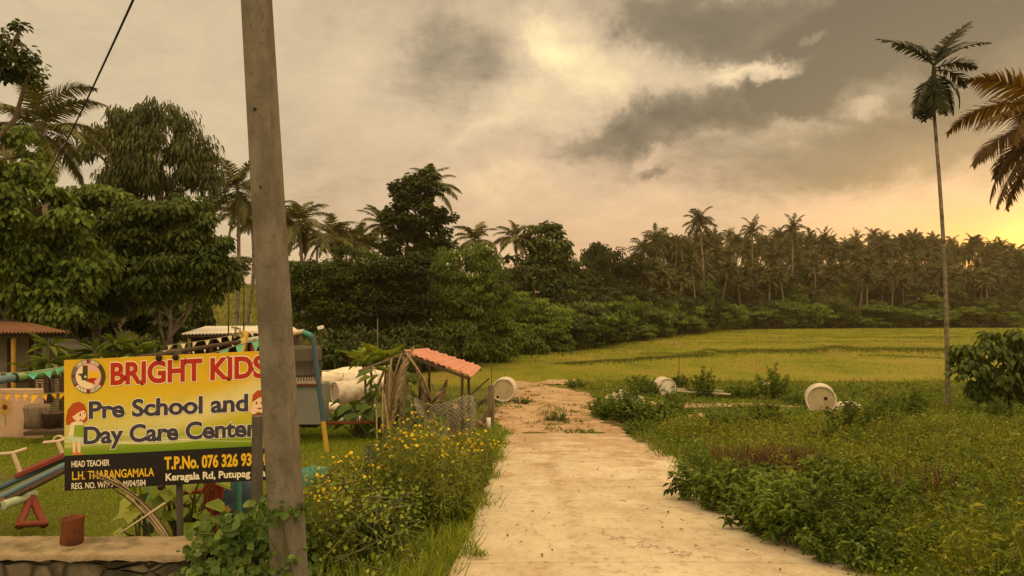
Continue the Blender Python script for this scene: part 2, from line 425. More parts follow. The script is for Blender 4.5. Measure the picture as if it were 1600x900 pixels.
M['bark_dark'] = m_bark('bark_dark', (.07, .055, .04), (.03, .024, .018))
M['bark_palm'] = m_bark('bark_palm', (.26, .22, .165), (.14, .115, .085), rings=42)
M['bark_areca'] = m_bark('bark_areca', (0.204, 0.180, 0.122), (0.120, 0.104, 0.068), rings=26)
M['stem'] = m_worn('stem', (.09, .10, .03), (.06, .05, .02))
M['wood_old'] = m_worn('wood_old', (.20, .155, .11), (.09, .07, .05), 3, .85, .1, .8, .4, stretch=(6, 6, .6))
M['wood_dark'] = m_worn('wood_dark', (.085, .058, .038), (.04, .03, .02), 4, .85, .1, .8, .4, stretch=(5, 5, .8))
M['timber_grey'] = m_worn('timber_grey', (.40, .35, .28), (.2, .17, .13), 5, .9, .1, .8, .3, stretch=(.6, 5, 5))
M['rust'] = m_worn('rust', (0.136, 0.045, 0.018), (0.043, 0.021, 0.013), 9, .85, .15, .9, .5)
M['cap_white'] = m_worn('cap_white', (.72, .68, .58), (.45, .40, .32), 5, .8, .15, .6)
M['concrete_ring'] = m_worn('concrete_ring', (.56, .51, .42), (.22, .185, .13), 3.2, .9, .1, .85, .4, fine=18)
M['concrete_lid'] = m_worn('concrete_lid', (0.408, 0.338, 0.222), (0.209, 0.167, 0.101), 3.0, .92, .1, .9, .45, fine=16)
M['concrete_grey'] = m_worn('concrete_grey', (.36, .33, .27), (.22, .2, .16), 3, .92, .1, .8, .35)
M['hole'] = m_worn('hole', (.02, .017, .014))
M['roof_pink'] = m_worn('roof_pink', (.50, .215, .15), (.34, .14, .10), 3, .6, .25, .5, .1)
M['roof_brown'] = m_worn('roof_brown', (.205, .10, .058), (.10, .062, .042), 4, .9, .1, .9, .3)
M['roof_white'] = m_worn('roof_white', (.78, .74, .64), (.6, .55, .45), 3, .6, .2, .5, .1)
M['roof_grey'] = m_worn('roof_grey', (.20, .18, .145), (.1, .09, .07), 3, .9, .1, .8, .2)
M['wall_cream'] = m_worn('wall_cream', (.48, .42, .32), (.33, .28, .2), 2.5, .9, .1, .6, .1)
M['wall_pink'] = m_worn('wall_pink', (.52, .36, .25), (.32, .21, .14), 2.0, .9, .1, .8, .1)
M['mesh_grey'] = m_worn('mesh_grey', (.30, .28, .23))
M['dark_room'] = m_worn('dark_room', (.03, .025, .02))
M['sheet_dark'] = m_worn('sheet_dark', (.075, .062, .045), (.04, .033, .025), 2, .8, .2, .8, .2, stretch=(5, 5, .5))
M['cabinet'] = m_worn('cabinet', (.17, .18, .16), (.11, .11, .10), 2, .7, .3, .6)
M['paint_teal'] = m_worn('paint_teal', (.05, .24, .18), (.10, .2, .13), 6, .6, .35, .5)
M['paint_blue'] = m_worn('paint_blue', (.04, .085, .13), (.07, .085, .09), 6, .6, .35, .6)
M['paint_lightblue'] = m_worn('paint_lightblue', (.10, .16, .20), (.10, .12, .13), 6, .6, .35, .6)
M['paint_green'] = m_worn('paint_green', (.18, .30, .11), (.22, .22, .12), 6, .6, .35, .6)
M['paint_palegreen'] = m_worn('paint_palegreen', (.36, .46, .28), (.3, .33, .22), 6, .6, .35, .6)
M['paint_yellow'] = m_worn('paint_yellow', (.46, .29, .03), (.4, .25, .05), 6, .6, .35, .6)
M['paint_red'] = m_worn('paint_red', (.30, .030, .018), (.15, .03, .02), 6, .6, .35, .6)
M['paint_orange'] = m_worn('paint_orange', (0.204, 0.039, 0.020), (0.102, 0.030, 0.017), 6, .65, .3, .6)
M['paint_white'] = m_worn('paint_white', (.52, .42, .28), (.3, .23, .14), 6, .6, .35, .6)
M['paint_ochre'] = m_worn('paint_ochre', (.50, .30, .05), (.3, .19, .05), 6, .7, .2, .6)
M['metal_post'] = m_worn('metal_post', (.095, .085, .065), (.05, .042, .032), 8, .7, .25, .7, .15, stretch=(4, 4, .8))
M['cloth_teal'] = m_leaf('cloth_teal', (.16, .58, .46), (.20, .66, .54), trans=.35, vary=.1)
M['cloth_yellow'] = m_leaf('cloth_yellow', (.75, .45, .03), (.85, .52, .05), trans=.35, vary=.1)
M['cloth_white'] = m_leaf('cloth_white', (.62, .58, .48), (.74, .70, .58), trans=.35, vary=.1)
M['cord'] = m_worn('cord', (.28, .24, .17)); M['cable_black'] = m_worn('cable_black', (.018, .015, .012))
M['net_green'] = m_worn('net_green', (.06, .085, .05), (.08, .075, .05)); M['net_grey'] = m_worn('net_grey', (.38, .35, .28), (.2, .17, .13))
M['tarp_teal'] = m_worn('tarp_teal', (.05, .17, .125))
M['rubble'] = m_worn('rubble', (.58, .52, .42), (.33, .28, .21), 6, .95, .1, .8, .5)
M['sack'] = m_worn('sack', (.68, .62, .48), (.5, .44, .32), 4, .9, .1, .6, .3)
M['straw'] = m_worn('straw', (.36, .28, .16), (.2, .15, .09))

def m_ground():
    m, g, o = newmat('earth_and_turf'); v = objco(g); x, y, z = g.sep(v)[:3]
    n1 = g.noise(v, .09, 5, .6); n2 = g.noise(v, .55, 6, .62); n3 = g.noise(v, 7, 4, .65); n4 = g.noise(g.vm('MULTIPLY', v, (1, .45, 1)), .22, 6, .66)
    near = g.mix(g.mr(n2, .38, .66), (.060, .072, .014), (.115, .098, .035))
    near = g.mix(g.mr(n3, .5, .8, 0, .6), near, (.045, .04, .018))
    fld = g.ramp(n4, [(.28, (.06, .085, .010)), (.44, (.14, .15, .014)), (.56, (.185, .17, .02)), (.70, (.19, .125, .045))])
    fld = g.mix(g.mr(n3, .45, .8, 0, .4), fld, (.10, .10, .012))
    isf = g.m('MULTIPLY', g.mr(y, 29, 37), g.mr(g.m('SUBTRACT', x, g.m('MULTIPLY', y, .05)), -9, -5))
    col = g.mix(isf, near, fld)
    hill = g.mix(g.mr(n1, .4, .62), (.085, .10, .018), (.16, .15, .03))
    ish = g.mr(z, -1.6, .2); col = g.mix(ish, col, hill)
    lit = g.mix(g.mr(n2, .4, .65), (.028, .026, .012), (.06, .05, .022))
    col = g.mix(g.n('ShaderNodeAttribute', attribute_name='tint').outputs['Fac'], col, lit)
    bsdf(g, o, col, .95, .05, 0, bump(g, g.m('ADD', n3, g.m('MULTIPLY', n2, 2)), .5, .05)); return m
def m_road():
    m, g, o = newmat('dusty_concrete'); v = objco(g); x, y, z = g.sep(v)[:3]
    a = g.noise(g.vm('MULTIPLY', v, (1, .7, 1)), .9, 7, .65); b = g.noise(g.vm('MULTIPLY', v, (1, 2.6, 1)), 5, 6, .72); c = g.noise(v, 55, 4, .65)
    col = g.mix(g.mr(a, .36, .66), (.53, .46, .325), (.42, .34, .225))
    col = g.mix(g.mr(b, .52, .74, 0, .38), col, (.33, .25, .155))                    # brushed streaks across the slab
    wt = g.noise(g.vm('MULTIPLY', v, (1, .9, 1)), 1.1, 6, .65); col = g.mix(g.mr(g.m('ADD', wt, g.m('MULTIPLY', g.m('SUBTRACT', x, 1), .05)), .52, .70, 0, .7), col, (.64, .57, .43))
    col = g.mix(g.mr(c, .55, .78, 0, .45), col, (.27, .205, .13))
    soil = g.noise(g.vm('MULTIPLY', v, (.9, 1, 1)), 1.7, 8, .72)                     # reddish soil dragged on to the far end
    far = g.mr(y, 8, 16, .0, .20); col = g.mix(g.mr(g.m('ADD', soil, far), .58, .74, 0, .8), col, (.34, .225, .13))
    for x0, k in ((.45, .5), (1.75, .5)):                                             # tyre tracks
        xx = g.m('ABSOLUTE', g.m('SUBTRACT', g.m('SUBTRACT', x, g.m('MULTIPLY', y, .02)), g.m('ADD', x0, g.m('MULTIPLY', g.m('SUBTRACT', g.noise(v, .5, 2), .5), .5))))
        tr = g.m('MULTIPLY', g.mr(xx, .16, .05), g.mr(g.noise(v, 3.5, 6, .7), .42, .62)); col = g.mix(g.m('MULTIPLY', tr, k), col, (.30, .21, .125))
    dk = g.noise(g.vm('MULTIPLY', v, (1, 2.4, 1)), 2.3, 9, .78); col = g.mix(g.mr(dk, .64, .72, 0, .8), col, (.20, .125, .07))
    ck = g.n('ShaderNodeTexVoronoi', feature='DISTANCE_TO_EDGE'); g.put(ck.inputs['Vector'], g.vm('ADD', g.vm('MULTIPLY', v, (.28, .34, 1)), g.scale(g.noise(v, 2.2, 6, .7, col=True), .35))); ck.inputs['Scale'].default_value = 1.0
    crack = g.m('MULTIPLY', g.mr(ck.outputs['Distance'], .004, .0012), g.mr(g.noise(v, .8, 3), .5, .58)); col = g.mix(g.m('MULTIPLY', crack, .8), col, (.11, .08, .05))
    sp = g.noise(g.vm('MULTIPLY', v, (1, .5, 1)), 13, 6, .75); col = g.mix(g.mr(sp, .53, .64, 0, .5), col, (.25, .185, .115)); col = g.mix(g.mr(sp, .44, .32, 0, .5), col, (.60, .54, .42))
    s2 = g.noise(g.vm('MULTIPLY', v, (1, .8, 1)), 4.2, 9, .8); col = g.mix(g.mr(s2, .585, .66, 0, .8), col, (.20, .135, .078))
    br = g.m('SINE', g.m('ADD', g.m('MULTIPLY', y, 70.0), g.m('MULTIPLY', a, 14.0)))
    h = g.m('SUBTRACT', g.m('ADD', g.m('ADD', b, g.m('MULTIPLY', c, .7)), g.m('MULTIPLY', br, .10)), crack)
    bsdf(g, o, col, .92, .12, 0, bump(g, h, .55, .02)); return m
def m_dirt():
    m, g, o = newmat('sandy_dirt'); v = objco(g)
    a = g.noise(v, .9, 6, .62); b = g.noise(v, 6, 5, .7); c = g.noise(v, 40, 3, .6)
    col = g.mix(g.mr(a, .36, .66), (.44, .32, .195), (.30, .195, .11))
    col = g.mix(g.mr(b, .46, .70, 0, .7), col, (.24, .145, .075)); col = g.mix(g.mr(c, .52, .75, 0, .55), col, (.17, .115, .07)); col = g.mix(g.mr(g.noise(v, 2.2, 8, .75), .55, .68, 0, .6), col, (.50, .40, .27))
    bsdf(g, o, col, .95, .05, 0, bump(g, g.m('ADD', a, g.m('MULTIPLY', b, .7)), .9, .08)); return m
M['ground'] = m_ground(); M['road'] = m_road(); M['dirt'] = m_dirt()

# ------------------------------------------------------------------ ground, road, dirt track
def axis(lo, hi, dense_lo, dense_hi, step, grow):
    a = list(np.arange(dense_lo, dense_hi, step)); s = step; x = a[-1]
    while x < hi: s *= grow; x += s; a.append(x)
    s = step; x = a[0]; L = []
    while x > lo: s *= grow; x -= s; L.append(x)
    return np.array(L[::-1] + a)
def sheet(mb, xs, ys, zf, m=0, tf=None):
    X, Y = np.meshgrid(xs, ys); V = np.stack([X, Y, zf(X, Y)], -1).reshape(-1, 3)
    nx, ny = len(xs), len(ys); i = np.arange(ny - 1)[:, None] * nx; j = np.arange(nx - 1)[None]
    mb.add(V, np.stack([i + j, i + j + 1, i + nx + j + 1, i + nx + j], -1).reshape(-1, 4), m, .5 if tf is None else tf(X, Y)[:-1, :-1].ravel(), True)
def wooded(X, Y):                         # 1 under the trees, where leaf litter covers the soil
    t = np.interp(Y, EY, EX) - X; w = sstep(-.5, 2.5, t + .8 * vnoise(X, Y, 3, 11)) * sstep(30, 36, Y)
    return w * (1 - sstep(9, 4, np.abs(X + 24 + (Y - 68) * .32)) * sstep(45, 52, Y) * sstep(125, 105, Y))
def ground_z(X, Y):                       # the concrete bed is cut a little below its slab
    z = G(X, Y); on = sstep(-.3, .1, X - XL(Y)) * sstep(-.3, .1, XR(Y) - X) * (Y < 17.2)
    return z - .10 * on
def XL(y): return -.62 + .028 * np.asarray(y, float)
def XR(y): return 2.62 + .012 * np.asarray(y, float)
mb = MB(); sheet(mb, axis(-900, 900, -30, 34, .45, 1.14), axis(-500, 1100, -2, 78, .45, 1.12), ground_z, tf=wooded); setting('ground', mb, M['ground'])

mb = MB(); joints = [-10, -2, 2.2, 6.1, 9.8, 13.5, 17.05]
for a, b in zip(joints[:-1], joints[1:]):
    ys = np.linspace(a + .006, b - .006, 24); top = []; k = 9
    for y in ys:
        xl, xr = XL(y) + .02 * math.sin(y * 1.9) + rng.normal(0, .006), XR(y) + .03 * math.sin(y * 1.3 + 1) + rng.normal(0, .006)
        xs = np.linspace(xl, xr, k); z = np.interp(y, GY, GZ) + .012 - .02 * ((xs - 1) / 1.6) ** 2
        top.append(np.stack([xs, np.full(k, y), z], -1))
    V = np.array(top).reshape(-1, 3); i = np.arange(len(ys) - 1)[:, None] * k; j = np.arange(k - 1)[None]
    n0 = mb.n; mb.add(V, np.stack([i + j, i + j + 1, i + k + j + 1, i + k + j], -1).reshape(-1, 4), 0, .5, True)
    per = [r * k for r in range(len(ys))][::-1] + list(range(1, k)) + [r * k + k - 1 for r in range(1, len(ys))] + [(len(ys) - 1) * k + c for c in range(k - 2, 0, -1)]
    pv = V[per]; q = len(per); lo = pv.copy(); lo[:, 2] -= .16
    ii = np.arange(q); i2 = (ii + 1) % q
    mb.add(np.concatenate([pv, lo]), np.stack([ii, ii + q, i2 + q, i2], -1), 0)
setting('concrete_road', mb, M['road'])

def ragged_strip(mb, rows, seed, lift=.02, nx=24, rag=.22):
    """rows of (y, x left, x right); edges wander, the sheet follows the ground"""
    ry = np.array([r[0] for r in rows]); rl = [r[1] for r in rows]; rr = [r[2] for r in rows]
    ys = np.arange(ry[0], ry[-1], .16); V = []
    for y in ys:
        e1 = rag * (math.sin(y * 3.1 + seed) * .5 + math.sin(y * 7.7 + seed * 2) * .35 + math.sin(y * 17 + seed) * .2)
        e2 = rag * (math.sin(y * 2.7 + seed * 3) * .5 + math.sin(y * 8.3 + seed) * .35 + math.sin(y * 19 + seed) * .2)
        xs = np.linspace(np.interp(y, ry, rl) + e1, np.interp(y, ry, rr) + e2, nx)
        t = np.linspace(-1, 1, nx); V.append(np.stack([xs, np.full(nx, y), G(xs, y) - .075 * (1 - sstep(17.02, 17.7, y)) * (ry[0] == 16.7) + lift * (1 - t ** 6 * 1.6) + .025 * vnoise(xs, y, .5, 5) * (1 - t ** 2) - .03 * np.exp(-((t - .45) / .16) ** 2) - .03 * np.exp(-((t + .45) / .16) ** 2) + .03], -1))
    V = np.array(V).reshape(-1, 3); i = np.arange(len(ys) - 1)[:, None] * nx; j = np.arange(nx - 1)[None]
    mb.add(V, np.stack([i + j, i + j + 1, i + nx + j + 1, i + nx + j], -1).reshape(-1, 4), 0, .5, True)
mb = MB(); ragged_strip(mb, [(16.7, -.25, 2.9), (18.5, -.35, 2.5), (21, -.5, 2.2), (24, -.6, 2.5), (27, -.1, 3.2), (30, -.1, 3.0), (33, -.3, 1.8), (36, -.5, .6)], 1)
setting('dirt_track', mb, M['dirt'])
mb = MB(); ragged_strip(mb, [(23.9, 6.3, 8.2), (24.7, 4.6, 9.4), (25.6, 3.2, 8.6), (26.4, 2.6, 6.0), (27.4, 2.4, 4.0)], 4, rag=.3); setting('dirt_track', mb, M['dirt'])
mb = MB(); ragged_strip(mb, [(34.2, 1.6, 2.6), (35.2, 1.2, 3.9), (36.3, 1.4, 3.5), (37.0, 2, 2.8)], 9, rag=.3); setting('dirt_track', mb, M['dirt'])
mb = MB(); ragged_strip(mb, [(17.5, -6.4, -5), (19, -7.6, -4.0), (22, -8, -2.6), (24.5, -6.5, -1.6), (26, -4, -1)], 6, rag=.3); setting('dirt_track', mb, M['dirt'])
# ------------------------------------------------------------------ vegetation builders
def limb(mb, a, b, r0, r1, n=6, sag=.0, seg=5, wob=.05, m=0):
    a = np.asarray(a, float); b = np.asarray(b, float); t = np.linspace(0, 1, seg)[:, None]
    L = np.linalg.norm(b - a); p = a + (b - a) * t
    p[:, 2] += np.sin(t[:, 0] * math.pi) * sag * L
    p[1:-1] += rng.normal(size=(seg - 2, 3)) * wob * L
    tube(mb, p, np.linspace(r0, r1, seg), n, m, False)
    return p
def broadleaf(h, lobes, nclump, per, leaf, trunk_r=.15, trunk_h=None, aspect=.5, droop=.4, rc=.5, mode=6, spread=1.0, lean=(0, 0), limbs=14, flat=.6, base=(0, 0, 0), shell=.55, side=None):
    """trunk + limbs reaching the leaf clumps that fill the ellipsoid lobes (cx,cy,cz,rx,ry,rz); local coordinates, foot at base"""
    tr, cr = MB(), MB(); base = np.asarray(base, float)
    lb = np.array(lobes, float); w = lb[:, 3] * lb[:, 4] + lb[:, 4] * lb[:, 5] + lb[:, 3] * lb[:, 5]; w /= w.sum()
    th = trunk_h if trunk_h else h * .45
    top = base + np.array((lean[0], lean[1], th))
    pts = limb(tr, base - (0, 0, .25), top, trunk_r, trunk_r * .62, 9, 0, 7, .012)
    which = rng.choice(len(lb), nclump, p=w); u = rdir(nclump); r = rng.uniform(shell, 1.0, nclump) ** .7
    C = lb[which, :3] + u * r[:, None] * lb[which, 3:] + base
    C[:, 2] = np.maximum(C[:, 2], base[2] + .12 * h * .4)
    # limbs: one to each lobe, then branches to a choice of clumps
    nodes = [top, pts[-2]]
    for l in lb:
        e = l[:3] + base + rng.normal(size=3) * .12 * l[3:]; s = pts[rng.integers(len(pts) // 2, len(pts))]
        nodes += list(limb(tr, s, e, trunk_r * .5, trunk_r * .2, 6, .06, 6, .04))
    nodes = np.array(nodes)
    for k in rng.choice(nclump, min(nclump, limbs), replace=False):
        d = np.linalg.norm(nodes - C[k], axis=1) + (nodes[:, 2] > C[k, 2]) * .3; s = nodes[d.argmin()]
        limb(tr, s, C[k], trunk_r * .22, trunk_r * .06, 5, .08, 5, .06)
    # leaves
    N = nclump * per; ci = np.repeat(np.arange(nclump), per)
    rcl = rc * rng.uniform(.65, 1.35, nclump)[ci]
    off = rdir(N) * (rng.random(N) ** .45)[:, None] * rcl[:, None] * np.array((1, 1, flat)) * spread
    p = C[ci] + off
    out = nrm(off * (1, 1, .5) + rng.normal(size=(N, 3)) * .3 * rcl[:, None] + 1e-4)
    d = nrm(out * (1, 1, .4) + np.array((0, 0, -droop)) * rng.uniform(.5, 1.5, (N, 1)))
    up = nrm(np.array((0, 0, 1.0)) + out * .35 + rng.normal(size=(N, 3)) * .35)
    ln = leaf * rng.uniform(.65, 1.3, N)
    tint = np.clip(rng.normal(.42, .2, N) + rng.normal(0, .12, nclump)[ci], 0, 1)
    leaf_block(cr, p, d, up, ln, ln * aspect, .18, .22, 0, tint, mode)
    return tr, cr
def tree(name, label, cat, loc, tr, cr, leafm, barkm, group=None, rotz=0, scale=1, crown='crown', trunk='trunk'):
    o = thing(name, label, cat, loc, group); o.rotation_euler = (0, 0, rotz); o.scale = scale if isinstance(scale, tuple) else (scale,) * 3
    for nm, b, m in ((trunk, tr, barkm), (crown, cr, leafm)):
        q = bpy.data.objects.new(nm, b.mesh(nm, m)); COL.objects.link(q); q.parent = o
    return o
def frond(mb, base, az, elev, L, curve, n=30, lf=.55, wd=.05, hang=.45, twist=0, two=True, m=0, stem_m=None, rach=.022, bow=0.0, start=.16, tint0=0.0, vee=.35, fill=1.0, side=.85):
    """one feather leaf: rachis bends down along its length, leaflets on both sides"""
    s = np.linspace(0, 1, 14); th = elev - curve * s ** 1.4; ds = L / 13
    h = np.concatenate([[0], np.cumsum(np.cos((th[1:] + th[:-1]) / 2) * ds)]); z = np.concatenate([[0], np.cumsum(np.sin((th[1:] + th[:-1]) / 2) * ds)])
    a = az + bow * s; 
    pr = np.stack([np.cos(a) * h, np.sin(a) * h, z], -1) + base
    tube(mb, pr, np.linspace(rach, rach * .2, 14), 4, m if stem_m is None else stem_m, False, .85)
    t = np.concatenate([np.linspace(start, 1, n)] * 2); sd = np.repeat([1.0, -1.0], n)
    t = np.clip(t + rng.normal(0, .25 / n, 2 * n), start, 1)
    if fill < 1: k = rng.random(2 * n) < fill; t, sd = t[k], sd[k]
    c = np.stack([np.interp(t, s, pr[:, i]) for i in range(3)], -1); T = nrm(np.stack([np.interp(t, s, np.gradient(pr[:, i])) for i in range(3)], -1))
    sv = np.stack([-np.sin(az + bow * t), np.cos(az + bow * t), 0 * t], -1); N = np.cross(T, sv); N = np.where(N[:, 2:] < 0, -N, N)
    ct, st = math.cos(twist), math.sin(twist); sv, N = sv * ct + N * st, N * ct - sv * st
    d = nrm(sv * sd[:, None] * side + T * (.35 + .5 * t[:, None]) + N * vee * (1 - t[:, None]) - np.array((0, 0, 1)) * hang * rng.uniform(.5, 1.5, (len(t), 1)))
    ln = lf * np.clip(np.sin(math.pi * np.clip(t * .86 + .16, 0, 1)) ** .6, .25, 1) * rng.uniform(.82, 1.12, len(t))
    leaf_block(mb, c, d, nrm(N + sv * sd[:, None] * .3), ln, wd, 0, .22, m, np.clip(rng.normal(.4, .18, len(t)) + tint0, 0, 1), 5 if two else 3)
def palm_far(kind):
    tr, cr = MB(), MB(); H = 10.0; ln = rng.normal(0, .5, 2); b = rng.normal(0, .25, 2)
    z = np.linspace(0, 1, 8); p = np.stack([ln[0] * z ** 1.6 + b[0] * np.sin(z * 3), ln[1] * z ** 1.6 + b[1] * np.sin(z * 3), z * H - .3 * (1 - z)], -1)
    tube(tr, p, np.interp(z, [0, .06, 1], [.22, .15, .10]), 7, 0, False)
    top = p[-1]; nf = 22 + kind
    for i in range(nf):
        k = i / nf; e = 1.45 - 1.75 * k + rng.normal(0, .12)
        frond(cr, top + (0, 0, .05), i * 2.399 + rng.normal(0, .2), e, rng.uniform(2.2, 3.0), 1.15 + .55 * (1 - k) + rng.normal(0, .2), 22, .75, .12, .3 + .35 * k, rng.normal(0, .2), False, rach=.03, tint0=.35 * (k > .85))
    for i in range(7):
        q = top + rng.normal(0, .16, 3) + (0, 0, -.25); lathe(cr, [(0, -.12), (.1, -.05), (.11, .04), (0, .13)], 6, 0, lambda v, q=q: v + q)
    return tr, cr
def hero_palm(name, label, foot, crown_pt, n, L, cat='palm tree', bark='bark_palm', leaf='palm', r=(.2, .13, .10), az0=0, spec=None, lf=.75, wd=.055, nl=52, nuts=8):
    o = thing(name, label, cat, foot); foot = np.asarray(foot, float); top = np.asarray(crown_pt, float)
    z = np.linspace(0, 1, 12)[:, None]; p = foot + (top - foot) * z; p[:, :2] += (np.sin(z * math.pi) * .12)
    p[0, 2] -= .3
    b = MB(); tube(b, p, np.interp(z[:, 0], [0, .08, 1], r), 12, 0, False); part('trunk', b, M[bark], o)
    for i in range(n):
        if spec and i < len(spec): az, e, c, l = spec[i]
        else:
            k = i / n; az = az0 + i * 2.399 + rng.normal(0, .15); e = 1.4 - 2.05 * k + rng.normal(0, .1); c = 1.05 + .5 * (1 - k) + rng.normal(0, .1); l = L * rng.uniform(.85, 1.08)
        b = MB(); frond(b, top + (0, 0, rng.uniform(-.1, .12)), az, e, l, c, nl, lf, wd, .30 + .25 * (i / n), rng.normal(0, .3), True, rach=.03, bow=rng.normal(0, .12))
        part('frond', b, M[leaf], o)
    for i in range(nuts):
        b = MB(); q = top + np.array((math.cos(i * 2.4) * .22, math.sin(i * 2.4) * .22, -.3 - .12 * (i % 3)))
        lathe(b, [(0, -.15), (.09, -.1), (.12, 0), (.09, .09), (0, .15)], 8, 0, lambda v, q=q: v + q); part('coconut', b, M['leaf_mid'], o)
    return o
def shrub(nst, h, spread, leaf, per, aspect=.45, droop=.3, mode=6, upw=.8, stem=.006):
    """a bush of several stems with leaves all the way up"""
    st, fo = MB(), MB()
    for i in range(nst):
        a = rng.uniform(0, 6.283); r = spread * math.sqrt(rng.random()); e = np.array((math.cos(a) * r, math.sin(a) * r, h * rng.uniform(.55, 1.05) * (1 - .35 * (r / spread) ** 2)))
        b = np.array((math.cos(a), math.sin(a), 0)) * r * rng.uniform(.2, .6)
        q = limb(st, b - (0, 0, .03), e, stem, stem * .35, 4, .05, 5, .05)
        N = per; t = rng.uniform(.18, 1, N) ** .8; c = np.stack([np.interp(t, np.linspace(0, 1, 5), q[:, k]) for k in range(3)], -1)
        az = rng.uniform(0, 6.283, N); d = np.stack([np.cos(az), np.sin(az), rng.uniform(-droop, upw * .6, N)], -1)
        ln = leaf * rng.uniform(.6, 1.25, N) * (1.15 - .5 * t)
        leaf_block(fo, c, d, nrm(np.array((0, 0, 1.0)) + rng.normal(size=(N, 3)) * .3), ln, ln * aspect, .15, .3, 0, np.clip(rng.normal(.25, .17, N) + t * .3, 0, 1), mode)
    return st, fo
def bush_obj(name, label, cat, st, fo, leafm, group=None, stemm='stem'):
    return tree(name, label, cat, (0, 0, 0), st, fo, M[leafm], M[stemm], group, crown='foliage', trunk='stem')

def outline_lobes(D, cx, foot_z, rows, depth=.75):
    """lobes from photograph rows (x, y, half width, half height): real sizes at distance D, relative to the foot"""
    k = D / F; out = []
    for x, y, w, h in rows:
        out.append(((x - cx) * k, rng.normal(0, .25) * w * k, CZ + (HY - y) * k - foot_z, w * k, w * k * depth, h * k))
    return out
def at_foot(px, D):
    x = (px - 800) / F * D; return np.array((x, D, float(G(x, D))))
def hero_tree(name, label, cx, D, rows, nclump, per, leaf, leafm='leaf_mid', barkm='bark', trunk_r=.16, th=None, cat='tree', group=None, **kw):
    ft = at_foot(cx, D); lb = outline_lobes(D, cx, ft[2], rows)
    top = max(l[2] + l[5] for l in lb)
    tr, cr = broadleaf(top, lb, nclump, per, leaf, trunk_r, th or top * .4, **kw)
    return tree(name, label, cat, ft, tr, cr, M[leafm], M[barkm], group)

# ------------------------------------------------------------------ the trees at the left
hero_tree('leafy_tree', 'dense large-leaved tree at the left edge, beside the brown-roofed house', 15, 21,
    [(10, 250, 60, 50), (50, 330, 75, 60), (-30, 330, 80, 70), (70, 410, 75, 60), (20, 440, 85, 55), (-60, 430, 80, 70), (85, 480, 55, 35)], 175, 130, .20, trunk_r=.2, aspect=.55, droop=.75, rc=.42, limbs=40)
hero_tree('leafy_tree', 'broad spreading tree with bright leaf tips above the right half of the yellow sign', 268, 25,
    [(262, 345, 62, 42), (315, 395, 42, 52), (215, 345, 45, 40), (250, 420, 62, 46), (322, 440, 34, 32), (200, 410, 45, 42)], 150, 125, .195, trunk_r=.12, aspect=.55, droop=.75, rc=.42, limbs=45)
hero_tree('leafy_tree', 'mid green bushy tree standing between the left-edge tree and the spreading tree', 150, 26,
    [(150, 330, 50, 42), (120, 390, 55, 50), (175, 400, 45, 45), (140, 460, 62, 42), (190, 470, 40, 34)], 120, 115, .20, trunk_r=.15, aspect=.55, droop=.75, rc=.42, limbs=30)
hero_tree('leafy_tree', 'dark low tree in shade behind the frangipani plants', 90, 30,
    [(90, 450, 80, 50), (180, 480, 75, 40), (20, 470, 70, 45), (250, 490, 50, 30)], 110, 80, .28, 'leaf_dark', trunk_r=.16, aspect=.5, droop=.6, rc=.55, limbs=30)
hero_tree('weeping_tree', 'tall tree with drooping curtains of narrow leaves rising against the sky', 245, 40,
    [(195, 192, 24, 22), (240, 176, 24, 14), (272, 205, 30, 24), (215, 230, 40, 26), (295, 240, 30, 24), (250, 262, 60, 30), (320, 282, 22, 18), (185, 275, 30, 24), (150, 205, 18, 10), (135, 225, 12, 12)], 105, 150, .38, 'leaf_blue', 'bark_dark', .3, aspect=.2, droop=2.4, rc=.62, limbs=40, flat=1.15, mode=5, shell=.8)
hero_tree('vine_covered_tree', 'vine-wrapped trunk under the right end of the spreading tree', 312, 34,
    [(312, 470, 14, 34), (312, 500, 17, 24), (308, 430, 22, 20)], 46, 60, .22, 'leaf_dark', 'bark_dark', .2, th=3.2, droop=.8, rc=.3, limbs=10)
hero_tree('vine_covered_tree', 'vine-wrapped trunk directly behind the middle of the yellow sign', 270, 31,
    [(270, 480, 12, 34), (270, 510, 14, 22), (262, 440, 20, 20)], 46, 60, .22, 'leaf_dark', 'bark_dark', .2, th=3, droop=.8, rc=.3, limbs=10)
# branch of a tree rooted just outside the frame
hero_tree('overhanging_tree', 'small-leaved tree reaching in from beyond the top left corner', -150, 13,
    [(10, 85, 36, 34), (38, 60, 22, 18), (42, 112, 20, 16), (-50, 90, 60, 45), (-130, 60, 80, 70), (-190, 120, 80, 70)], 130, 55, .10, 'leaf_dark', 'bark', .16, th=4.2, aspect=.6, droop=.3, rc=.2, limbs=60)
hero_palm('coconut_palm', 'coconut palm rising behind the left-edge tree, under the black cable', at_foot(70, 33), P(62, 205, 33), 20, 3.3, az0=.4, lf=.8, nl=60, wd=.06)
hero_palm('coconut_palm', 'coconut palm just left of the concrete pole, with a slim pale trunk', at_foot(366, 47), P(371, 296, 47), 22, 3.1, az0=1.2, lf=.7, wd=.075, nl=40)

